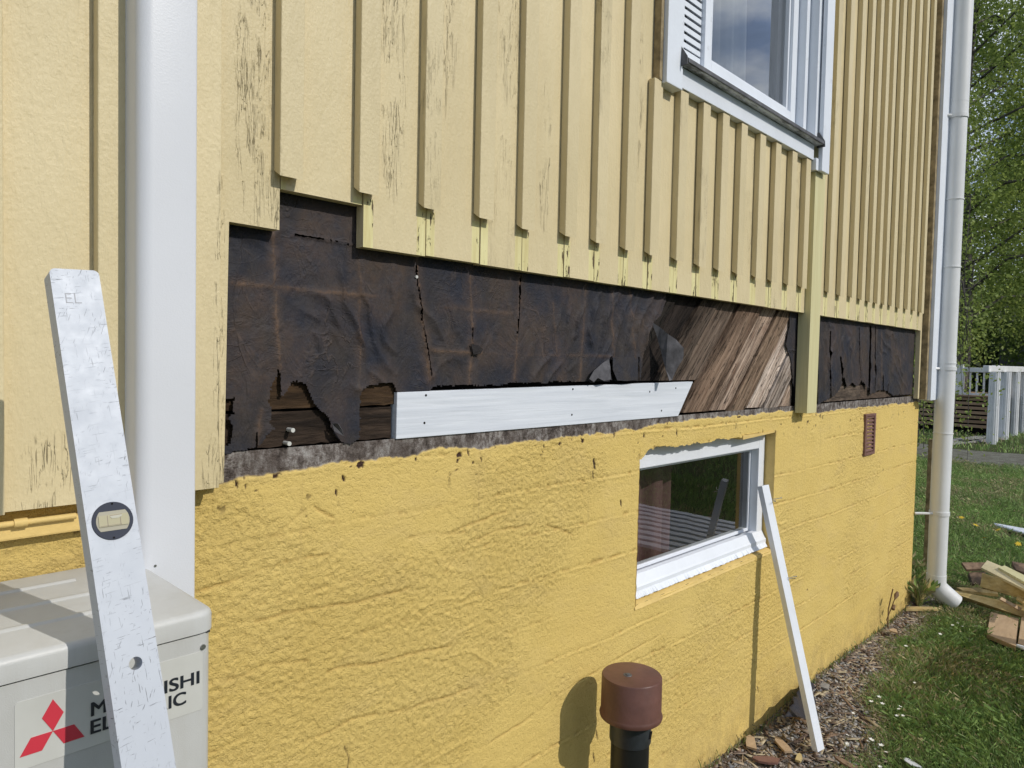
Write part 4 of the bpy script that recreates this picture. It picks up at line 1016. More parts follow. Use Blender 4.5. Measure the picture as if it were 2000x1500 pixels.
def bold(body, x, z, size, w):
    o = text(body, x, yF - .0012, z, size, M_ink, badge, 0.0, fitw=w)
    bmt = bmesh.new()
    for k in range(9):
        n0 = len(bmt.verts); bmt.from_mesh(o.data); bmt.verts.ensure_lookup_table()
        for v in bmt.verts[n0:]: v.co += Vector(((k % 3 - 1) * .00045, (k // 3 - 1) * .00035, k * .00003))
    bmt.to_mesh(o.data); bmt.free()
i0 = P(321, 1356, yF).x; i1 = P(329.5, 1388, yF).x; sp_g = .0022
bold('MITSUB', m0.x, m0.z, cap / .72, i0 - sp_g - m0.x); bold('ISHI', i0, m0.z, cap / .72, m1.x - i0)
bold('ELECTR', e0.x, e0.z, cap / .72, i1 - sp_g - e0.x); bold('IC', i1, e0.z, cap / .72, e1.x - i1)
for sx2, sz2 in ((AXR - .016, AH - .045), (AXR - .016, AH - .30), (AXR - .40, AH - .045)):
    adopt(ac, tube('screw', [(sx2, AY + .0012, sz2), (sx2, AY + .004, sz2)], .0032, M_steel, None, 10))
for sx_ in (-.36, .28):
    bmm = bmesh.new(); add_box(bmm, AXR - .4 + sx_, AXR - .36 + sx_, -.34, -.001, .545, .578); add_box(bmm, AXR - .4 + sx_, AXR - .36 + sx_, -.028, -.001, .25, .5445)
    adopt(ac, bm_obj('wall_bracket', bmm, M_ac))

# ------------------------------------------------------------------ spirit level
T = P(145, 526, -.275); B = P(292, 1500, -.440)
ax = (T - B).normalized(); wx = Vector((1, 0, 0)); wx = (wx - ax * wx.dot(ax)).normalized(); nn = ax.cross(wx)      # nn: towards the wall or camera
if nn.y > 0: nn = -nn
hw = .0250; Ln = 2.0; th = .024
Mx = Matrix(((wx.x, ax.x, nn.x, 0), (wx.y, ax.y, nn.y, 0), (wx.z, ax.z, nn.z, 0), (0, 0, 0, 1)))
if Mx.to_3x3().determinant() < 0: wx = -wx; Mx = Matrix(((wx.x, ax.x, nn.x, 0), (wx.y, ax.y, nn.y, 0), (wx.z, ax.z, nn.z, 0), (0, 0, 0, 1)))
base = T - ax * Ln
lev = empty('spirit_level', base, 'long scratched aluminium spirit level leaning in front of the grey heat pump', 'spirit level')
Mw = Matrix.Translation(base) @ Mx           # local: x across, y along, z out of the face
Ml = Mx.copy()
def on_face(px, py):
    d = ray(px, py); n = nn; t = (T - CAM).dot(n) / d.dot(n); p = CAM + d * t; q = p - base
    return q.dot(wx), q.dot(ax)
vx, vy = on_face(220, 1017); hx, hy = on_face(265, 1295.5)
bm = bmesh.new()
def ringv(cx, cy, r, z, n=40): return [bm.verts.new((cx + r * math.cos(2 * math.pi * k / n), cy + r * math.sin(2 * math.pi * k / n), z)) for k in range(n)]
holes_ = [(vx, vy, .0205), (hx, hy, .0066)]
cr_ = .006
def outline(z):
    pts = []
    for cx, cy, a0 in ((hw - cr_, Ln - cr_, 0), (-hw + cr_, Ln - cr_, math.pi / 2)):
        pts += [(cx + cr_ * math.cos(a0 + math.pi / 2 * k / 4), cy + cr_ * math.sin(a0 + math.pi / 2 * k / 4)) for k in range(5)]
    pts += [(-hw, 0), (hw, 0)]
    return [bm.verts.new((x, y, z)) for x, y in pts]
F = []
for z in (0, -th):
    o_ = outline(z); hs = [ringv(*h[:2], h[2], z) for h in holes_]
    es = []
    for loop in [o_] + hs:
        for k in range(len(loop)): es.append(bm.edges.new((loop[k], loop[(k + 1) % len(loop)])))
    bmesh.ops.triangle_fill(bm, edges=es, use_beauty=True)
    F.append([o_] + hs)
for a, b in zip(F[0], F[1]):
    for k in range(len(a)): bm.faces.new((a[k], a[(k + 1) % len(a)], b[(k + 1) % len(b)], b[k]))
bmesh.ops.transform(bm, matrix=Ml, verts=bm.verts)
body = bm_obj('body', bm, M_alu, lev, False)
def lobj(name, bm_, mat, parent=lev, smooth=True):
    bmesh.ops.transform(bm_, matrix=Ml, verts=bm_.verts); return bm_obj(name, bm_, mat, parent, smooth)
bm = bmesh.new()
add_tube(bm, [(vx, vy, -.022), (vx, vy, .0012)], [.0203, .0203], 40); lobj('vial_ring', bm, M_vialring)
# the vial lies horizontally across: its axis is horizontal in the world
bx_ = Vector((1, 0, 0)) - nn * nn.x; bx_.normalize(); hA = math.atan2(bx_.dot(ax), bx_.dot(wx)) + math.radians(0)
def rot2(x, y): return (vx + x * math.cos(hA) - y * math.sin(hA), vy + x * math.sin(hA) + y * math.cos(hA))
def facepoly(name, pts, z0, z1, mat, parent=lev):
    bm_ = bmesh.new(); a = [bm_.verts.new((*rot2(x, y), z1)) for x, y in pts]; b = [bm_.verts.new((*rot2(x, y), z0)) for x, y in pts]
    bm_.faces.new(a); bm_.faces.new(b[::-1])
    for k in range(len(a)): bm_.faces.new((a[k], b[k], b[(k + 1) % len(a)], a[(k + 1) % len(a)]))
    return lobj(name, bm_, mat, parent, False)
rr_ = .0165; hh = .0105
ang = math.asin(hh / rr_)
pl = [(rr_ * math.cos(t), rr_ * math.sin(t)) for t in np.linspace(-ang, ang, 10)] + [(-rr_ * math.cos(t), rr_ * math.sin(t)) for t in np.linspace(ang, -ang, 10)]
facepoly('vial_block', pl, .0, .0016, M_vialback)
facepoly('vial_tube', [(-.014, -.0058), (.015, -.0058), (.015, .0064), (-.014, .0064)], .0015, .0026, M_vialfluid)
for x in (-.0058, .0068): facepoly('vial_mark', [(x, -.0055), (x + .0006, -.0055), (x + .0006, .006), (x, .006)], .0025, .0029, M_vialline)
facepoly('vial_mark', [(-.013, -.0050), (.008, -.0050), (.008, -.0045), (-.013, -.0045)], .0025, .0029, M_vialline)
facepoly('bubble', [(-.003, .0042), (-.001, .0022), (.005, .0022), (.0088, .0040), (.0088, .0055), (-.003, .0050)], .0025, .0030, M_bubble)
facepoly('bubble_edge', [(-.003, .0050), (.0088, .0055), (.0090, .0061), (-.003, .0058)], .0025, .0030, M_vialline)
for s in (1, -1):
    bm = bmesh.new(); q_ = (vx + s * 0.0015, vy + s * .0182); add_tube(bm, [(q_[0], q_[1], .0008), (q_[0], q_[1], .0017)], .0011, 10); lobj('ring_pin', bm, M_black)
def tmat(x, y, a): return Ml @ Matrix.Translation((x, y, .0002)) @ Matrix.Rotation(a, 4, 'Z')
M_scr = plain('scratched_writing', (0.33, 0.34, 0.37), .5)
tx, ty = on_face(126, 592)
flip = 1 if wx.x > 0 else -1
tt = text('EL', 0, 0, 0, .018, M_scr, lev, -0.0003); 
tt.matrix_world = Matrix.Identity(4); tt.matrix_basis = tmat(tx, ty, math.pi if flip < 0 else 0)

# ------------------------------------------------------------------ vent pipe with cap
cy = -.148; cx = P(1233, 1360, cy).x
vp = empty('vent_pipe', (cx, cy, 0), 'dark grey standpipe with a round brown cap standing near the foundation', 'vent pipe')
def lathe(name, prof, mat, parent, seg=40, off=(0, 0)):
    bm = bmesh.new(); rs = []
    for r, z in prof:
        rs.append([bm.verts.new((off[0] + r * math.cos(2 * math.pi * k / seg), off[1] + r * math.sin(2 * math.pi * k / seg), z)) for k in range(seg)])
    for a, b in zip(rs[:-1], rs[1:]):
        for k in range(seg): bm.faces.new((a[k], a[(k + 1) % seg], b[(k + 1) % seg], b[k]))
    bm.faces.new(rs[0][::-1]); bm.faces.new(rs[-1])
    return bm_obj(name, bm, mat, parent, True)
tz = P(1233, 1318, cy).z
CR = .0806
lathe('cap', [(CR - .012, tz - .110), (CR + .0015, tz - .110), (CR + .003, tz - .104), (CR + .0012, tz - .098), (CR - .0005, tz - .094), (CR - .001, tz - .003), (CR - .003, tz), (CR - .012, tz + .0012), (.003, tz + .002)], M_brown, vp)
lathe('cap_rivet', [(.012, tz + .0015), (.011, tz + .0028), (.006, tz + .0020), (.0055, tz + .0048), (.002, tz + .006)], M_zinc, vp, 14, (-.014, .004))
lathe('collar', [(.0535, tz - .178), (.0550, tz - .174), (.0550, tz - .098), (.053, tz - .098)], M_greypipe, vp)
lathe('pipe', [(.0508, -.05), (.0508, tz - .176), (.047, tz - .176)], M_blackpipe, vp)
bmx = bmesh.new(); add_box(bmx, -.006, .006, -.0008, .0008, -.010, .010, .0005, Matrix.Translation((.012, -.0550, tz - .148)) @ Matrix.Rotation(.3, 4, 'Y')); bm_obj('tape_scrap', bmx, M_black, vp)

# ------------------------------------------------------------------ leaning white batten with nails
A = P(1495, 948, -.013); Bf = PG(1604, 1466, .028)
axv = (A - Bf).normalized(); wv_ = Vector((.96, -.28, 0)); wv_ = (wv_ - axv * wv_.dot(axv)).normalized(); nv = wv_.cross(axv)
if nv.y > 0: nv = -nv
Ls = (A - Bf).length
lb = empty('leaning_batten', Bf, 'long white batten with bent nails leaning against the wall beside the basement window', 'batten')
MB_ = Matrix(((wv_.x, axv.x, nv.x, 0), (wv_.y, axv.y, nv.y, 0), (wv_.z, axv.z, nv.z, 0), (0, 0, 0, 1)))
bm = bmesh.new(); add_box(bm, -.0195, .0195, 0, Ls, -.024, 0, .0012); bmesh.ops.transform(bm, matrix=MB_, verts=bm.verts); bm_obj('lath', bm, M_whiteb, lb)
for (px_, py_, tilt) in ((1509, 975, 1), (1511, 978, -.6), (1538, 1128, 1), (1541, 1130, .4), (1604, 1402, 1), (1607, 1404, -.4)):
    d = ray(px_, py_); t = (A - CAM).dot(nv) / d.dot(nv); q_ = CAM + d * t - Bf
    p1 = q_ + nv * .012 + wv_ * .004 * tilt; p2 = q_ + nv * .020 + wv_ * .026 * tilt
    tube('nail', [q_ - nv * .003, p1, p2], .0012, M_steel, lb, 6)
    tube('nail_head', [p2, p2 + (p2 - p1).normalized() * .001], .0028, M_steel, lb, 8)

# ------------------------------------------------------------------ round downpipe
dpx, dpy = 4.86, -.11
dp = empty('downpipe', (dpx, dpy, 0), 'round white plastic rain downpipe at the far corner of the house', 'downpipe')
lean = .026
def dpt(z, r=0): return (lean * (z - 1.5) * .4 + .0, 0, z)
tube('pipe_section', [dpt(4.3), dpt(2.93)], .0535, M_pvc, dp, 32)
tube('pipe_section', [dpt(2.93), dpt(1.47)], .0500, M_pvc, dp, 32)
tube('pipe_section', [dpt(1.52), dpt(.19)], .0515, M_pvc, dp, 32)
for z in (3.02, 1.48, 2.05, 2.45, 1.06): tube('pipe_joint', [dpt(z), dpt(z + .006)], .0542, M_pvc, dp, 32)
for z in (2.93, 1.44, .57):
    tube('bracket', [dpt(z), dpt(z + .022)], .0555, M_pvc, dp, 32)
    tube('bracket_arm', [(-.05, .02, z + .01), (-.13, .085, z + .006)] if z > 1 else [(-.05, .02, z + .01), (-.115, .105, z + .006)], .008, M_pvc, dp, 8)
e0_ = Vector(dpt(.21)); dr_ = Vector((.50, -.80, 0)).normalized()
tube('elbow', [e0_, e0_ + Vector((0, 0, -.05)), e0_ + Vector((0, 0, -.075)) + dr_ * .008, e0_ + Vector((0, 0, -.10)) + dr_ * .030, e0_ + Vector((0, 0, -.165)) + dr_ * .105], [.0535, .0540, .0540, .0540, .0545], M_pvc, dp, 32)
tube('elbow_mouth', [e0_ + Vector((0, 0, -.163)) + dr_ * .103, e0_ + Vector((0, 0, -.1655)) + dr_ * .106], .047, M_black, dp, 24)
# wooden stake in the grass by the downpipe
sp_ = PG(1806, 1170, 0) + Vector((.25, .1, 0))
st = box('wooden_stake', -.012, .012, -.012, .012, -.05, .98, M_raw, None, .002); st.location = P(1812, 1000, .06); st.location.z = 0.0
tag(st, 'thin brown wooden stake standing in the grass behind the downpipe', 'stake')

# ------------------------------------------------------------------ gravel, chips
def tint_arr(n, cols, jitter=.2):
    c = np.array(cols)[rng.integers(0, len(cols), n)]; return np.clip(c * (1 + (rng.random((n, 1)) - .5) * 2 * jitter), 0, 1)
def stones(name, xy, z, size, cols, flat=.6):
    n = len(xy)
    # jittered octahedron-like stones with 8 faces
    base = np.array([(1, 0, 0), (0, 1, 0), (-1, 0, 0), (0, -1, 0), (0, 0, 1), (0, 0, -1)], float)
    tri = np.array([(0, 1, 4), (1, 2, 4), (2, 3, 4), (3, 0, 4), (1, 0, 5), (2, 1, 5), (3, 2, 5), (0, 3, 5)])
    V = base[None] * (0.7 + .6 * rng.random((n, 6, 3))) + (rng.random((n, 6, 3)) - .5) * .5
    V = V * size[:, None, None] * np.array([1, 1, flat])
    a = rng.random(n) * 6.28; ca, sa = np.cos(a)[:, None], np.sin(a)[:, None]
    ti = (rng.random(n) - .5)[:, None] * .8
    x = V[..., 0] * ca - V[..., 1] * sa; y = V[..., 0] * sa + V[..., 1] * ca; zz = V[..., 2] + x * ti
    V = np.stack([x + xy[:, :1], y + xy[:, 1:2], zz + z[:, None]], -1)
    T_ = (tri[None] + np.arange(n)[:, None, None] * 6).reshape(-1, 3)
    c = np.repeat(tint_arr(n, cols), 6, 0)
    return fast_mesh(name, V.reshape(-1, 3), T_, M_stone, None, False, {'tint': c}, True)
def bedz(x, y):
    e = bed_edge(x); t = np.clip((y - .01) / (e - .01), 0, 1)
    return .003 + .034 * (1 - t) ** 1.3 * (.6 + .4 * np.sin(x * 4.1))
n = 15000
x = -.3 + 5.3 * rng.random(n) ** .75; e = bed_edge(x); y = -.004 + (e - .06 * rng.random(n)) * rng.random(n) ** .9
ok = np.hypot(x - cx, y - cy) > .06; x, y = x[ok], y[ok]
s = .0035 + .0085 * rng.random(len(x)) ** 2.2
g = stones('gravel', np.stack([x, y], -1), bedz(x, y) + s * .3, s, [(.36, .34, .31), (.26, .245, .23), (.46, .44, .41), (.17, .15, .135), (.28, .22, .18), (.22, .225, .235), (.36, .30, .24)])
tag(g, 'grey and brown gravel spilled along the foot of the foundation', 'gravel', kind='stuff')
# wood slivers mixed in
n = 3600; x = -.2 + 5.0 * rng.random(n); y = bed_edge(x) * rng.random(n) * 1.25 - .004
Ls_ = .008 + .050 * rng.random(n) ** 3; Ws = .0015 + .009 * rng.random(n) ** 2; a = rng.random(n) * 3.14
zc_ = bedz(x, y) + .005 + .005 * rng.random(n); tl = (rng.random(n) - .5) * .5
dirx, diry = np.cos(a), np.sin(a)
Vv = []
for sx, sy in ((-1, -1), (1, -.6), (1, .8), (-1, 1)):
    Vv.append(np.stack([x + sx * Ls_ * dirx - sy * Ws * diry, y + sx * Ls_ * diry + sy * Ws * dirx, zc_ + sx * Ls_ * tl], -1))
Vt = np.stack(Vv, 1); Vbm = Vt.copy(); Vbm[..., 2] -= .0016
VV = np.concatenate([Vt, Vbm], 1).reshape(-1, 3); o8 = np.arange(n)[:, None] * 8
Qs = np.concatenate([o8 + np.array(f) for f in ((0, 1, 2, 3), (7, 6, 5, 4), (0, 4, 5, 1), (1, 5, 6, 2), (2, 6, 7, 3), (3, 7, 4, 0))])
ch = fast_mesh('wood_chips', VV, Qs, M_stone, None, False, {'tint': np.repeat(tint_arr(n, [(.45, .35, .24), (.26, .17, .11), (.55, .46, .30), (.12, .08, .06), (.35, .28, .22)]), 8, 0)})
tag(ch, 'small wood chips and splinters lying on the gravel', 'wood chips', kind='stuff')
def shard(name, px, py, lx, ly, ang, mat, label, cat='wood piece', th=.008, z=.03, tilt=(0, 0), group=None):
    p = PG(px, py, z); bm = bmesh.new()
    pts = [(-lx, -ly), (-lx * .2, -ly * 1.15), (lx * .7, -ly * .9), (lx, -ly * .1), (lx * .6, ly * .8), (-lx * .1, ly), (-lx * .8, ly * .9)]
    pts = [(a_ * random.uniform(.85, 1.1), b_ * random.uniform(.8, 1.15)) for a_, b_ in pts]
    a = [bm.verts.new((x_, y_, th / 2)) for x_, y_ in pts]; b = [bm.verts.new((x_, y_, -th / 2)) for x_, y_ in pts]
    bm.faces.new(a); bm.faces.new(b[::-1])
    for k in range(len(a)): bm.faces.new((a[k], b[k], b[(k + 1) % len(a)], a[(k + 1) % len(a)]))
    o = bm_obj(name, bm, mat); o.location = p; o.rotation_euler = (tilt[0], tilt[1], ang); tag(o, label, cat, group); return o
shard('wood_shard', 1528, 1455, .055, .016, .9, M_scrapT, 'pale split wood shard on the gravel left of the batten foot')
shard('wood_shard', 1495, 1485, .05, .020, 2.2, M_vent, 'reddish brown wood flake on the gravel at the bottom edge')
shard('wood_shard', 1465, 1450, .05, .018, .5, M_scrapT, 'bleached wood shard on the gravel nearest the foundation')
shard('wood_shard', 1560, 1480, .03, .010, .3, M_scrapY, 'small yellow splinter on the gravel below the batten foot', z=.02)
shard('wood_shard', 1650, 1490, .05, .012, 1.2, M_scrapB, 'dark brown splinter at the edge of the grass')
shard('wood_shard', 1610, 1340, .03, .02, .2, M_grey, 'flat grey flake on the gravel behind the batten', 'stone flake', z=.03)
shard('wood_shard', 1803, 1189, .11, .022, -.75, M_scrapY, 'pale yellow wood shard on the ground left of the downpipe mouth', th=.012, z=.03)
shard('wood_shard', 1745, 1232, .03, .018, .3, M_scrapT, 'small tan wood flake against the far foundation foot', z=.04)
# scrap of building paper dropped against the wall
bm = bmesh.new(); pts = [(1536, 1402, -.20, .03), (1545, 1372, -.08, .05), (1560, 1342, -.02, .12), (1575, 1330, -.012, .16), (1588, 1345, -.03, .12), (1592, 1375, -.09, .05), (1596, 1400, -.15, .03), (1570, 1404, -.20, .022)]
vs = [bm.verts.new(P(a, b, y)) for a, b, y, z_ in [(1534, 1400, -.15, 0), (1548, 1372, -.11, 0), (1562, 1345, -.05, 0), (1574, 1330, -.02, 0), (1592, 1338, -.02, 0), (1600, 1370, -.07, 0), (1594, 1392, -.12, 0), (1570, 1404, -.16, 0)]]
bm.faces.new(vs); bmesh.ops.triangulate(bm, faces=bm.faces); bmesh.ops.subdivide_edges(bm, edges=bm.edges, cuts=3, use_grid_fill=True)
for v in bm.verts: v.co += Vector((0, -.006 * math.sin(v.co.x * 60), .006 * math.sin(v.co.x * 45 + v.co.z * 60)))
sc_ = bm_obj('paper_scrap', bm, M_tar, None, True); md = sc_.modifiers.new('th', 'SOLIDIFY'); md.thickness = .0015
tag(sc_, 'torn scrap of black building paper on the gravel behind the leaning batten', 'paper scrap')

# ------------------------------------------------------------------ grass
def blades(name, x, y, h, wdt, tint, seed, lean=.85, z0=None):
    r = np.random.default_rng(seed); n = len(x)
    a = r.random(n) * 6.283; la = fbm(x * 2.2 + 70, y * 2.2 + 70, 430, 3) * 16 + (r.random(n) - .5) * 4.2; l = h * lean * (0.25 + .9 * r.random(n))
    bx_, by_ = np.cos(a) * wdt / 2, np.sin(a) * wdt / 2
    lx, ly = np.cos(la) * l, np.sin(la) * l
    z = np.zeros(n) if z0 is None else z0
    p = [np.stack([x - bx_, y - by_, z - .004], -1), np.stack([x + bx_, y + by_, z - .004], -1),
         np.stack([x + bx_ * .8 + lx * .35, y + by_ * .8 + ly * .35, z + h * .62], -1), np.stack([x - bx_ * .8 + lx * .35, y - by_ * .8 + ly * .35, z + h * .62], -1),
         np.stack([x + lx + bx_ * .12, y + ly + by_ * .12, z + h * (1 - .25 * r.random(n))], -1), np.stack([x + lx - bx_ * .12, y + ly - by_ * .12, z + h * (1 - .25 * r.random(n))], -1)]
    V = np.stack(p, 1).reshape(-1, 3); o = np.arange(n)[:, None] * 6
    Q = np.concatenate([o + np.array((0, 1, 2, 3)), o + np.array((3, 2, 4, 5))])
    tt_ = np.repeat(tint, 6, 0); return fast_mesh(name, V, Q, M_grass, None, False, {'tint': tt_})
def gtint(x, y, seed):
    r = np.random.default_rng(seed); n = len(x)
    dry = sstep(.52, .66, fbm(x * 2.3 + 40, y * 2.3 + 40, 400, 4)) * .8
    near = sstep(.22, .0, y - 0) * 0
    ed = np.clip(1 - (bed_edge(x) - y) / .10, 0, 1) * (y < 0) * (x < 4.9); dry = np.maximum(dry, ed * .9)
    g1 = np.array((.13, .23, .06)); g2 = np.array((.33, .46, .14)); g3 = np.array((.47, .41, .22))
    k = r.random((n, 1)); lm = fbm(x * 1.1 + 9, y * 1.1 + 9, 410, 3)[:, None]
    c = g1 * (1 - k) + g2 * k; c = c * (.65 + .7 * lm)
    isd = (r.random((n, 1)) < (.07 + .55 * dry[:, None])); c = np.where(isd, g3 * (.5 + .7 * k), c); return c
def scatter(n, x0, x1, y0, y1, seed):
    r = np.random.default_rng(seed); x = x0 + (x1 - x0) * r.random(n); y = y0 + (y1 - y0) * r.random(n)
    ok = ~((x < 4.80) & (y > bed_edge(x) + .025 * r.random(n)))
    ok &= ~((x >= 4.80) & (x < 5.0) & (y > 0.02) & (x < 4.78)); ok &= np.hypot(x - cx, y - cy) > .06
    return x[ok], y[ok]
zones = [(130000, 2.3, 6.2, -1.15, 1.0, .050, .0019, 1), (80000, 6.0, 12.5, -1.3, 2.6, .06, .0040, 2), (40000, -1.5, 8.0, -4.5, -1.0, .06, .006, 3), (22000, -.5, 2.4, -1.4, -.25, .06, .004, 4), (26000, 12.3, 30, -3, 7, .08, .014, 5), (26000, 8, 20, -9, -1.4, .08, .014, 6)]
first = True
for n, a0, a1, b0_, b1_, hh_, ww_, sd_ in zones:
    x, y = scatter(n, a0, a1, b0_, b1_, sd_)
    if sd_ == 5:
        # keep the gravel path open
        pp = [(p.x, p.y) for p in pv]; k = ~inpoly(x, y, pp); x, y = x[k], y[k]
    if sd_ in (1, 2):
        for pl_ in (((1935, 1195), (1925, 1240), (1986, 1266), (1992, 1208)), ((1995, 1205), (1986, 1262), (2045, 1280), (2050, 1212)), ((1862, 1150), (1875, 1170), (2060, 1225), (2060, 1190)), ((1941, 1018), (1944, 1028), (2080, 1070), (2080, 1044)), ((1888, 1095), (1896, 1142), (2000, 1150), (2000, 1095)), ((1765, 1478), (1770, 1498), (1796, 1500), (1796, 1478))):
            k = ~inpoly(x, y, [tuple(PG(a_, b_, .05))[:2] for a_, b_ in pl_]); x, y = x[k], y[k]
    hgt = hh_ * (.45 + .9 * np.random.default_rng(sd_ + 50).random(len(x))) * (.55 + .9 * fbm(x * 3 + 5, y * 3 + 5, 420, 3))
    ed = np.clip(1 - (bed_edge(x) - y) / .12, 0, 1) * (x < 4.9) * (y < 0); hgt = hgt * (1 - .45 * ed)
    g = blades('grass', x, y, hgt, ww_ * (.6 + .8 * np.random.default_rng(sd_).random(len(x))), gtint(x, y, sd_ + 9), sd_ + 70)
    tag(g, ['green lawn grass beside the gravel bed', 'lawn grass beyond the downpipe', 'lawn grass in front of the house', 'lawn grass under the heat pump', 'distant lawn grass by the white columns', 'lawn grass far out in front of the house'][sd_ - 1], 'grass', kind='stuff')
# taller rank grass at the corner and under the pipe
r = np.random.default_rng(77); n = 2400
x = 4.72 + .7 * r.random(n); y = -.05 + .5 * r.random(n) * (x > 4.78); k = (np.hypot(x - 4.86, y + .11) > .08) & ~((x < 4.78) & (y > -.01)) & ~((x > 4.8) & (y < 0)); x, y = x[k], y[k]
g = blades('tall_grass', x, y, .07 + .15 * r.random(len(x)), .0025 + .003 * r.random(len(x)), gtint(x, y, 5) * 1.15, 78, .55)
tag(g, 'taller rank grass growing at the house corner around the downpipe', 'grass', kind='stuff')
n = 500; x = 2.2 + 2.5 * r.random(n); y = -.006 - .02 * r.random(n)
g = blades('wall_weeds', x, y, .02 + .035 * r.random(n) ** 2, .003 + .002 * r.random(n), gtint(x, y, 6) * .8, 79, .6, bedz(x, y)); tag(g, 'thin grass blades growing out of the wall foot', 'grass', kind='stuff')

# flowers
wf = empty('white_flower', (0, 0, 0), 'tiny white flower in the grass', 'flower', 'tiny white flowers in the grass')
tube('stem', [(0, 0, 0), (.004, 0, .03), (.002, .003, .058)], .0009, M_stem, wf, 5)
bm = bmesh.new()
for k in range(5):
    a = k * 1.2566; c_, s_ = math.cos(a), math.sin(a)
    q_ = [(0, 0), (.004, .003), (.0085, 0), (.004, -.003)]
    bm.faces.new([bm.verts.new((.002 + u * c_ - v * s_, .003 + u * s_ + v * c_, .058 + u * .25)) for u, v in q_])
bm_obj('petals', bm, M_petal, wf)
fpx = [(1715, 1365), (1722, 1378), (1705, 1378), (1752, 1382), (1757, 1394), (1762, 1390), (1765, 1396), (1665, 1390), (1648, 1436), (1652, 1456), (1660, 1454), (1687, 1447), (1696, 1449), (1702, 1452), (1722, 1462), (1726, 1464), (1877, 1208), (1862, 1222), (1880, 1222), (1874, 1214), (1912, 1232), (1770, 1268), (1835, 1240), (1722, 1492), (1995, 1320), (1790, 1330)]
flab = ['topmost of the clump right of the leaning batten', 'right of the topmost one beside the leaning batten', 'left one just under the topmost of its clump', 'leftmost of the four in the upper right clump', 'lower left of the four in the upper right clump', 'upper right of the four in the upper right clump', 'rightmost of the four in the upper right clump', 'alone just above the batten foot', 'alone right of the batten foot', 'left one of the pair below the batten foot', 'right one of the pair below the batten foot', 'left of three in the lowest row', 'middle of three in the lowest row', 'right of three in the lowest row', 'left one of the pair near the bottom edge', 'right one of the pair near the bottom edge', 'nearest the downpipe mouth', 'left one below the downpipe mouth', 'right one below the downpipe mouth', 'between the two below the downpipe mouth', 'nearest the front tan board of the scrap pile', 'alone beside the gravel left of the scrap pile', 'alone between the downpipe and the scrap pile', 'lowest, at the bottom edge of the photo', 'at the right edge of the photo', 'alone in the brown patch of grass']
for k, (a, b) in enumerate(fpx):
    o = wf if k == 0 else copy_tree(wf)
    p = PG(a, b, .058); o.location = (p.x, p.y, 0); o.rotation_euler = (random.uniform(-.2, .2), random.uniform(-.3, .1), random.uniform(0, 6)); s = random.uniform(.8, 1.35); o.scale = (s, s, s)
    o['label'] = 'tiny white flower ' + flab[k]
df = empty('dandelion', (0, 0, 0), 'yellow dandelion flowering in the lawn', 'dandelion', 'yellow dandelions in the lawn beyond the downpipe')
tube('stem', [(0, 0, 0), (.004, 0, .05), (0, .003, .09)], .0016, M_stem, df, 6)
bm = bmesh.new()
for k in range(26):
    a = k * 2.4; rr2 = .004 + .010 * (k / 26); c_, s_ = math.cos(a), math.sin(a)
    q_ = [(0, .0), (rr2 * .8, .0022), (rr2 * 1.5, 0), (rr2 * .8, -.0022)]
    bm.faces.new([bm.verts.new((u * c_ - v * s_, .003 + u * s_ + v * c_, .09 + .006 - k * .0001 + u * .1)) for u, v in q_])
bm_obj('petals', bm, M_yolk, df)
for k, (a, b) in enumerate([(1881, 1015), (1895, 1029), (1935, 1040), (1931, 1059), (1965, 1040), (1988, 1062)]):
    o = df if k == 0 else copy_tree(df)
    p = PG(a, b, .09); o.location = (p.x, p.y, 0); o.rotation_euler = (0.1 * k, -.35, k * 1.1); o.scale = (1.5, 1.5, 1.3)
    o['label'] = 'yellow dandelion in the lawn, ' + ['nearest the downpipe', 'second from the downpipe', 'left of the white pointed board tip', 'nearest the scrap pile', 'under the white pointed board', 'at the right edge of the photo'][k]
# dead seed stem against the wall
wd = empty('dead_weed', (PG(1728, 1222, .03).x, -.03, .02), 'brown dead weed stalk against the far foundation foot', 'weed')
q0 = Vector(wd.location)
def rel(px_, py_, y): return P(px_, py_, y) - q0
tube('stalk', [(0, 0, 0), rel(1735, 1190, -.04), rel(1744, 1150, -.06)], .003, M_dry, wd, 6)
tube('stalk', [rel(1731, 1212, -.03), rel(1742, 1185, -.05), rel(1750, 1163, -.07)], .0025, M_dry, wd, 6)
tube('seed_head', [rel(1748, 1170, -.07), rel(1751, 1162, -.07), rel(1753, 1156, -.07)], [.004, .013, .006], M_dry, wd, 8)
tube('seed_head', [rel(1744, 1190, -.05), rel(1747, 1182, -.05)], [.010, .006], M_dry, wd, 8)

# ------------------------------------------------------------------ scrap wood pile
def plank(pts, th, mat, label, cat='plank', name='scrap_plank', nail=False):
    """pts: four world corners of the top face, in order"""
    bm = bmesh.new(); P4 = [Vector(p) for p in pts]; n_ = (P4[1] - P4[0]).cross(P4[3] - P4[0]).normalized()
    if n_.z < 0: n_ = -n_
    c_ = sum(P4, Vector()) / 4
    a = [bm.verts.new(p - c_) for p in P4]; b = [bm.verts.new(p - c_ - n_ * th) for p in P4]
    bm.faces.new(a); bm.faces.new(b[::-1])
    for k in range(4): bm.faces.new((a[k], b[k], b[(k + 1) % 4], a[(k + 1) % 4]))
    bmesh.ops.bevel(bm, geom=bm.edges[:], offset=.0015, segments=1, affect='EDGES')
    o = bm_obj(name, bm, mat); o.location = c_; tag(o, label, cat); return o
def g3(px, py, z): p = PG(px, py, z); return (p.x, p.y, z)
plank([g3(1935, 1195, .05), g3(1927, 1238, .035), g3(1984, 1262, .035), g3(1990, 1208, .05)], .024, M_scrapT, 'tan sawn board end lying lowest at the front of the scrap pile')
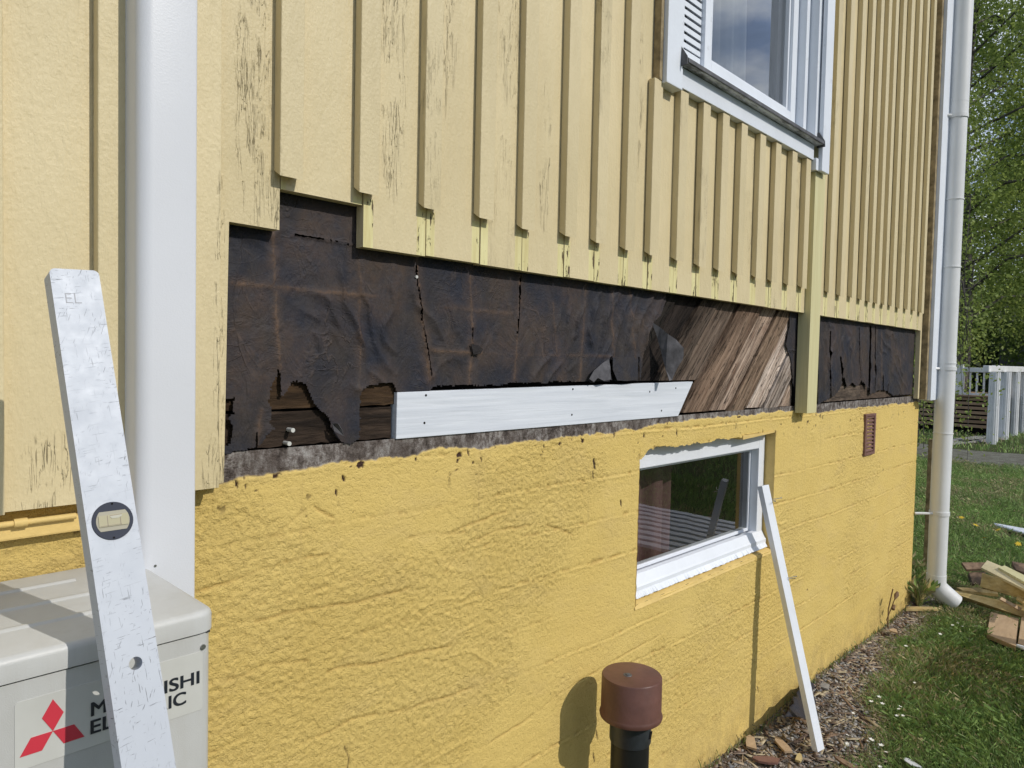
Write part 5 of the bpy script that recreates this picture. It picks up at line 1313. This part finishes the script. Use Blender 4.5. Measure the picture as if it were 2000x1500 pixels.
plank([g3(1862, 1152, .09), g3(1875, 1166, .045), g3(2060, 1220, .05), g3(2060, 1195, .09)], .022, M_scrapY, 'long golden brown split plank pointing at the downpipe mouth')
plank([g3(1868, 1147, .10), g3(1880, 1153, .10), g3(1950, 1160, .12), g3(1948, 1148, .12)], .018, M_scrapY, 'short golden strip on top of the long split plank')
plank([g3(1918, 1119, .20), g3(1914, 1146, .12), g3(2060, 1188, .13), g3(2060, 1160, .20)], .020, M_scrapY, 'broad yellow board standing on edge in the scrap pile')
plank([g3(1928, 1094, .21), g3(1916, 1108, .20), g3(2040, 1170, .22), g3(2040, 1140, .22)], .016, M_board, 'cream painted board lying topmost on the scrap pile')
plank([g3(1962, 1104, .22), g3(1950, 1108, .225), g3(2025, 1150, .24), g3(2035, 1140, .235)], .016, M_fresh, 'pale board lying across the cream painted board')
plank([g3(1878, 1098, .13), g3(1888, 1112, .10), g3(1930, 1110, .11), g3(1928, 1098, .14)], .020, M_scrapB, 'weathered grey brown board end behind the cream board')
plank([g3(1892, 1118, .08), g3(1900, 1140, .05), g3(1925, 1140, .06), g3(1925, 1116, .08)], .030, M_scrapB, 'dark brown block under the weathered board end')
plank([g3(1976, 1096, .19), g3(1984, 1112, .17), g3(2030, 1130, .18), g3(2030, 1105, .19)], .03, M_scrapB, 'dark plank end behind the scrap pile at the right')
plank([g3(1957, 1166, .16), g3(1953, 1170, .155), g3(1992, 1192, .09), g3(1997, 1188, .095)], .010, M_scrapT, 'thin pale lath leaning across the scrap pile')
plank([g3(1988, 1162, .15), g3(1985, 1168, .14), g3(2030, 1200, .11), g3(2035, 1190, .12)], .014, M_scrapY, 'narrow yellow strip at the right of the scrap pile')
plank([g3(1995, 1205, .06), g3(1988, 1256, .045), g3(2040, 1270, .045), g3(2045, 1215, .06)], .022, M_scrapT, 'second tan board end beside the front board')
plank([g3(1985, 1257, .05), g3(1984, 1262, .04), g3(2040, 1285, .04), g3(2042, 1272, .05)], .012, M_newwhite, 'white painted lath end at the front of the scrap pile')
plank([g3(1941, 1021, .05), g3(1944, 1025, .04), g3(2080, 1066, .06), g3(2080, 1046, .06)], .010, M_newwhite, 'white pointed board lying alone in the lawn')
p = PG(1775, 1490, .02)
shard('plastic_scrap', 1778, 1488, .035, .022, .8, M_duct, 'pale translucent plastic scrap lying in the grass', 'plastic scrap', .003, .03, (.2, .1))

# white boards drying on trestles out on the lawn (seen mirrored in the basement window)
tr0 = empty('trestle', (4.1, -1.15, 0), 'low wooden trestle nearest the wall carrying white boards', 'trestle')
for xx in (-.5, .5):
    for q in (-1, 1): tube('leg', [(xx, q * .14, 0), (xx, q * .02, .30)], .018, M_raw, tr0, 6)
bm = bmesh.new(); add_box(bm, -.62, .62, -.03, .03, .285, .335, .003); bm_obj('beam', bm, M_raw, tr0)
tr1 = copy_tree(tr0); tr1.location = (4.1, -2.45, 0); tr1['label'] = 'low wooden trestle farther from the wall carrying white boards'
bm = bmesh.new(); add_box(bm, -.034, .034, -1.05, 1.05, 0, .02, .002)
pb = bm_obj('painted_board', bm, M_newwhite)
words = ['nearest the camera', 'second from the camera', 'third from the camera', 'fourth from the camera', 'middle one of the nine', 'fourth from the far end', 'third from the far end', 'second from the far end', 'farthest from the camera']
for k in range(9):
    o = pb if k == 0 else pb.copy()
    if k: C.objects.link(o)
    o.location = (3.64 + .115 * k, -1.83 + random.uniform(-.05, .05), .337)
    tag(o, 'white painted board drying on the trestles, ' + words[k], 'board', 'white boards drying on the trestles')

# ------------------------------------------------------------------ white columns, deck and railing far back
col = empty('white_column', (16.5, 1.6, 0), 'white fluted wooden column, first of the row of four', 'column', 'white fluted columns')
bm = bmesh.new(); seg = 48
rs = []
for z, k_ in ((0, 1.0), (1.38, .96)):
    rs.append([bm.verts.new((.095 * k_ * (1 - .12 * (j % 4 == 0)) * math.cos(2 * math.pi * j / seg), .095 * k_ * (1 - .12 * (j % 4 == 0)) * math.sin(2 * math.pi * j / seg), z)) for j in range(seg)])
for j in range(seg): bm.faces.new((rs[0][j], rs[0][(j + 1) % seg], rs[1][(j + 1) % seg], rs[1][j]))
bm.faces.new(rs[1]); bm_obj('shaft', bm, M_col, col)
lb_ = ['white fluted column standing nearest to the downpipe in its row', 'white fluted column second from the brown slatted deck', 'white fluted column third from the brown slatted deck', 'white fluted column at the right edge of the photo']
for k in range(4):
    o = col if k == 0 else copy_tree(col)
    q_ = PG(*((1937, 867), (1959, 858), (1977.5, 851), (1994, 846))[k]); o.location = (q_.x, q_.y, 0); o['label'] = lb_[k]
pg = empty('pergola_beam', (18, 1.6, 1.385), 'white beam lying on top of the fluted columns', 'beam')
pg.location = (16.9, 1.72, 1.385); pg.rotation_euler.z = -.03
bm = bmesh.new(); add_box(bm, -.8, 4.4, -.05, .05, 0, .12, .01); bm_obj('beam', bm, M_col, pg)
rl = empty('white_railing', (18.2, 2.9, 0), 'white baluster railing on top of the brown slatted deck', 'railing')
bm = bmesh.new(); add_box(bm, -.05, .05, -1.0, 1.6, 1.36, 1.46, .01); bm_obj('top_rail', bm, M_col, rl)
bm = bmesh.new(); add_box(bm, -.04, .04, -1.0, 1.6, .84, .90, .005); bm_obj('bottom_rail', bm, M_col, rl)
bm = bmesh.new(); add_box(bm, -.018, .018, -.018, .018, .90, 1.36, 0); b_0 = bm_obj('baluster', bm, M_col, rl)
for k in range(19):
    o = b_0 if k == 0 else b_0.copy()
    if k: C.objects.link(o)
    o.location = (0, -.88 + k * .13, 0)
bm = bmesh.new(); add_box(bm, -.06, .06, -.06, .06, .2, 1.52, .005); b_1 = bm_obj('post', bm, M_col, rl); b_1.location = (0, -.95, 0)
o = b_1.copy(); C.objects.link(o); o.location = (0, -.3, 0)
dk = empty('slatted_deck', (18, 2.9, 0), 'brown slatted wooden deck side behind the white columns', 'deck')
bm = bmesh.new(); add_box(bm, -.02, .02, -1.15, 1.6, 0, .062, .003); s_0 = bm_obj('slat', bm, M_deck, dk)
for k in range(7):
    o = s_0 if k == 0 else s_0.copy()
    if k: C.objects.link(o)
    o.location = (.0, 0, .16 + k * .098)
bm = bmesh.new(); add_box(bm, .06, 2.6, -1.15, 1.6, .05, .82, .0); bm_obj('under_deck_dark', bm, M_black, dk)  # solid black block added as the shade under the deck, behind the slats
bm = bmesh.new(); add_box(bm, -.08, 2.6, -1.18, 1.62, .825, .86, .004); bm_obj('deck_top', bm, M_deck, dk)
bm = bmesh.new(); add_box(bm, -.5, -.03, -.03, .03, 0, .05, .003, Matrix.Translation((-.05, -.95, .0)) @ Matrix.Rotation(.9, 4, 'Y')); bm_obj('prop_stick', bm, M_deck, dk)
for k, (a, b, l_, an) in enumerate([((1872, 858), 0, 1.7, .05), ((1893, 862), 0, 1.8, .1), ((1912, 858), 0, 1.6, .0)]):
    p = PG(a[0] if isinstance(a, tuple) else a, a[1] if isinstance(a, tuple) else b, .05)
    bm = bmesh.new(); add_box(bm, -l_ / 2 - .3, l_ / 2 + .3, -.07, .07, .01, .05, .004); o = bm_obj('grey_plank', bm, M_grey); o.location = (p.x + .3, p.y, 0.0); o.rotation_euler.z = -.12 - an
    tag(o, ['grey weathered plank on the ground, nearest the downpipe', 'grey weathered plank on the ground, middle of the three', 'grey weathered plank on the ground by the first column'][k], 'plank')
# far grey house, mostly behind the trees
gh = empty('far_house', (40, 5.3, 0), 'dark grey house far behind the trees at the right edge', 'house')
bm = bmesh.new(); add_box(bm, 0, 8, -5.5, 0.3, 0, 3.6); bm_obj('wall', bm, M_greyhouse, gh)
bm = bmesh.new(); ext(bm, [(-.5, 3.6), (8.5, 3.6), (4, 6.0)], -6.0, .8); bm_obj('roof', bm, M_roofing, gh)
bm = bmesh.new(); add_box(bm, -.05, -.01, -2.4, -1.3, 1.3, 2.6); bm_obj('window', bm, M_col, gh)

# ------------------------------------------------------------------ trees
def tree(loc, H_, rx, rz, z0, nleaf, seed, label, leaf=.055, droop=.5, dens_clusters=240, tints=((.15, .22, .05), (.42, .50, .13)), tr=.16, trunklean=(0, 0)):
    r = np.random.default_rng(seed); t = empty('birch_tree', loc, label, 'tree', None)
    bm = bmesh.new()
    pts = [Vector((trunklean[0] * (i / 8) + .12 * math.sin(i * 1.3 + seed), trunklean[1] * (i / 8) + .12 * math.cos(i * 1.1 + seed), H_ * .93 * i / 8)) for i in range(9)]
    add_tube(bm, pts, [tr * (1 - .88 * i / 8) for i in range(9)], 10); bm_obj('trunk', bm, M_bark, t, True)
    bm = bmesh.new(); tips = []
    nb = 42
    for k in range(nb):
        f = .16 + .80 * (k + r.random()) / nb; i = min(7, int(f * 8)); base_ = pts[i].lerp(pts[i + 1], f * 8 - i)
        a = k * 2.4 + r.random(); zz = f * H_ * .93; prof = math.sqrt(max(.05, 1 - ((zz - (z0 + rz)) / rz) ** 2)) if abs(zz - (z0 + rz)) < rz else .35
        ln = rx * (.55 + .5 * r.random()) * max(.35, prof)
        d = Vector((math.cos(a), math.sin(a), .35 + .4 * r.random()))
        p1 = base_ + d * ln * .5; p2 = base_ + Vector((d.x * ln, d.y * ln, d.z * ln * .7 - droop * ln * .25)); p3 = p2 + Vector((d.x * ln * .15, d.y * ln * .15, -droop * (.5 + r.random())))
        add_tube(bm, [base_, p1, p2, p3], [tr * .32 * (1 - f * .6), tr * .2 * (1 - f * .5), .014, .005], 5, False)
        tips += [p1, p2, p3, p1.lerp(p2, .5), p2.lerp(p3, .5)]
        for _ in range(4):
            q1 = p1.lerp(p2, r.random()); q2 = q1 + Vector(((r.random() - .5) * 1.3, (r.random() - .5) * 1.3, .2 * r.random())); q3 = q2 + Vector(((r.random() - .5) * .3, (r.random() - .5) * .3, -droop * (.4 + 1.2 * r.random())))
            add_tube(bm, [q1, q2, q3], [.014, .008, .003], 4, False); tips += [q2, q3, q2.lerp(q3, .5)]
    bm_obj('branches', bm, M_bark, t, True)
    tp_ = np.array([tuple(p) for p in tips]); idx = r.integers(0, len(tp_), nleaf)
    cs = .16 + .30 * r.random((len(tp_), 1)); c = tp_[idx] + r.normal(size=(nleaf, 3)) * cs[idx] * np.array([1, 1, 1.1]) * .9
    hang = r.random(nleaf) < .45; c[hang, 2] -= r.random(hang.sum()) * droop * 1.0
    n1 = r.normal(size=(nleaf, 3)); n1 /= np.linalg.norm(n1, axis=1, keepdims=True); n2 = np.cross(n1, r.normal(size=(nleaf, 3))); n2 /= np.linalg.norm(n2, axis=1, keepdims=True)
    s_ = (leaf * (.55 + .7 * r.random(nleaf)))[:, None]
    V = np.stack([c - n1 * s_ * .6, c + n2 * s_ * .38, c + n1 * s_ * .75, c - n2 * s_ * .38], 1).reshape(-1, 3)
    Q = np.arange(nleaf * 4).reshape(-1, 4)
    cl = r.random((len(tp_), 1)); k = .5 * cl[idx] + .5 * r.random((nleaf, 1)); ti = np.array(tints[0]) * (1 - k) + np.array(tints[1]) * k
    o = fast_mesh('crown', V, Q, M_leaf, t, False, {'tint': np.repeat(ti, 4, 0)}); return t
tree((19.5, 2.9, 0), 13.5, 3.2, 6.0, 1.6, 75000, 1, 'tall leafy birch directly behind the white railing', .065)
tree((24.0, .6, 0), 15, 3.6, 6.8, 1.9, 70000, 2, 'tall leafy birch at the right edge of the photo', .075)
tree((25.5, 6.2, 0), 15, 3.6, 7.0, 1.2, 50000, 3, 'leafy birch seen between the downpipe and the house corner', .08)
tree((12.8, 2.35, 0), 5.2, 1.1, 1.9, 1.1, 9000, 4, 'slender young birch with twigs hanging in front of the white railing', .05, 1.2, tr=.04)
tree((33, 2.5, 0), 12, 4.5, 5.5, .8, 36000, 5, 'broad dark tree filling the gap behind the birches', .12, tints=((.09, .14, .03), (.20, .27, .07)))
tree((31, 9.5, 0), 12, 4.5, 5.5, .6, 26000, 6, 'dark tree far behind the house corner', .13, tints=((.09, .14, .03), (.20, .27, .07)))
for k, (x_, y_) in enumerate([(22, -14), (15, -19), (30, -9), (6, -22), (-6, -20), (36, -3)]):
    tree((x_, y_, 0), 9.0 + (k % 3), 3.4, 4.0, .8, 9000, 20 + k, ['leafy tree far across the lawn to the right', 'leafy tree across the lawn opposite the basement window', 'leafy tree beyond the trestles', 'leafy tree straight out from the wall', 'leafy tree across the lawn behind the heat pump', 'leafy tree beyond the far house'][k], .22, tints=((.035, .06, .016), (.07, .11, .028)))
# low shrubs and forest edge at the back of the lawn
r = np.random.default_rng(500); n = 60000
x = 30 + 34 * r.random(n); y = -30 + 62 * r.random(n); hh2 = 2.0 + 5.5 * fbm(x * .22 + 60, y * .22 + 60, 600, 3)
zz = hh2 * r.random(n) ** .8
keepm = (x > 36 + 6 * fbm(x * .1 + 9, y * .2 + 90, 610, 2)) & ~((x > 39) & (x < 49.5) & (y > -1.5) & (y < 6.5)); x, y, zz = x[keepm], y[keepm], zz[keepm]; n = len(x)
c = np.stack([x, y, zz], -1); n1 = r.normal(size=(n, 3)); n1 /= np.linalg.norm(n1, axis=1, keepdims=True); n2 = np.cross(n1, r.normal(size=(n, 3))); n2 /= np.linalg.norm(n2, axis=1, keepdims=True)
s_ = (.28 * (.5 + r.random(n)))[:, None]
V = np.stack([c - n1 * s_, c + n2 * s_ * .6, c + n1 * s_, c - n2 * s_ * .6], 1).reshape(-1, 3)
k = r.random((n, 1)); ti = np.array((.025, .045, .012)) * (1 - k) + np.array((.06, .09, .022)) * k
fo_ = fast_mesh('far_woods', V, np.arange(n * 4).reshape(-1, 4), M_leaf, None, False, {'tint': np.repeat(ti, 4, 0)})
tag(fo_, 'dark green edge of the woods far beyond the lawn', 'woods', kind='stuff')
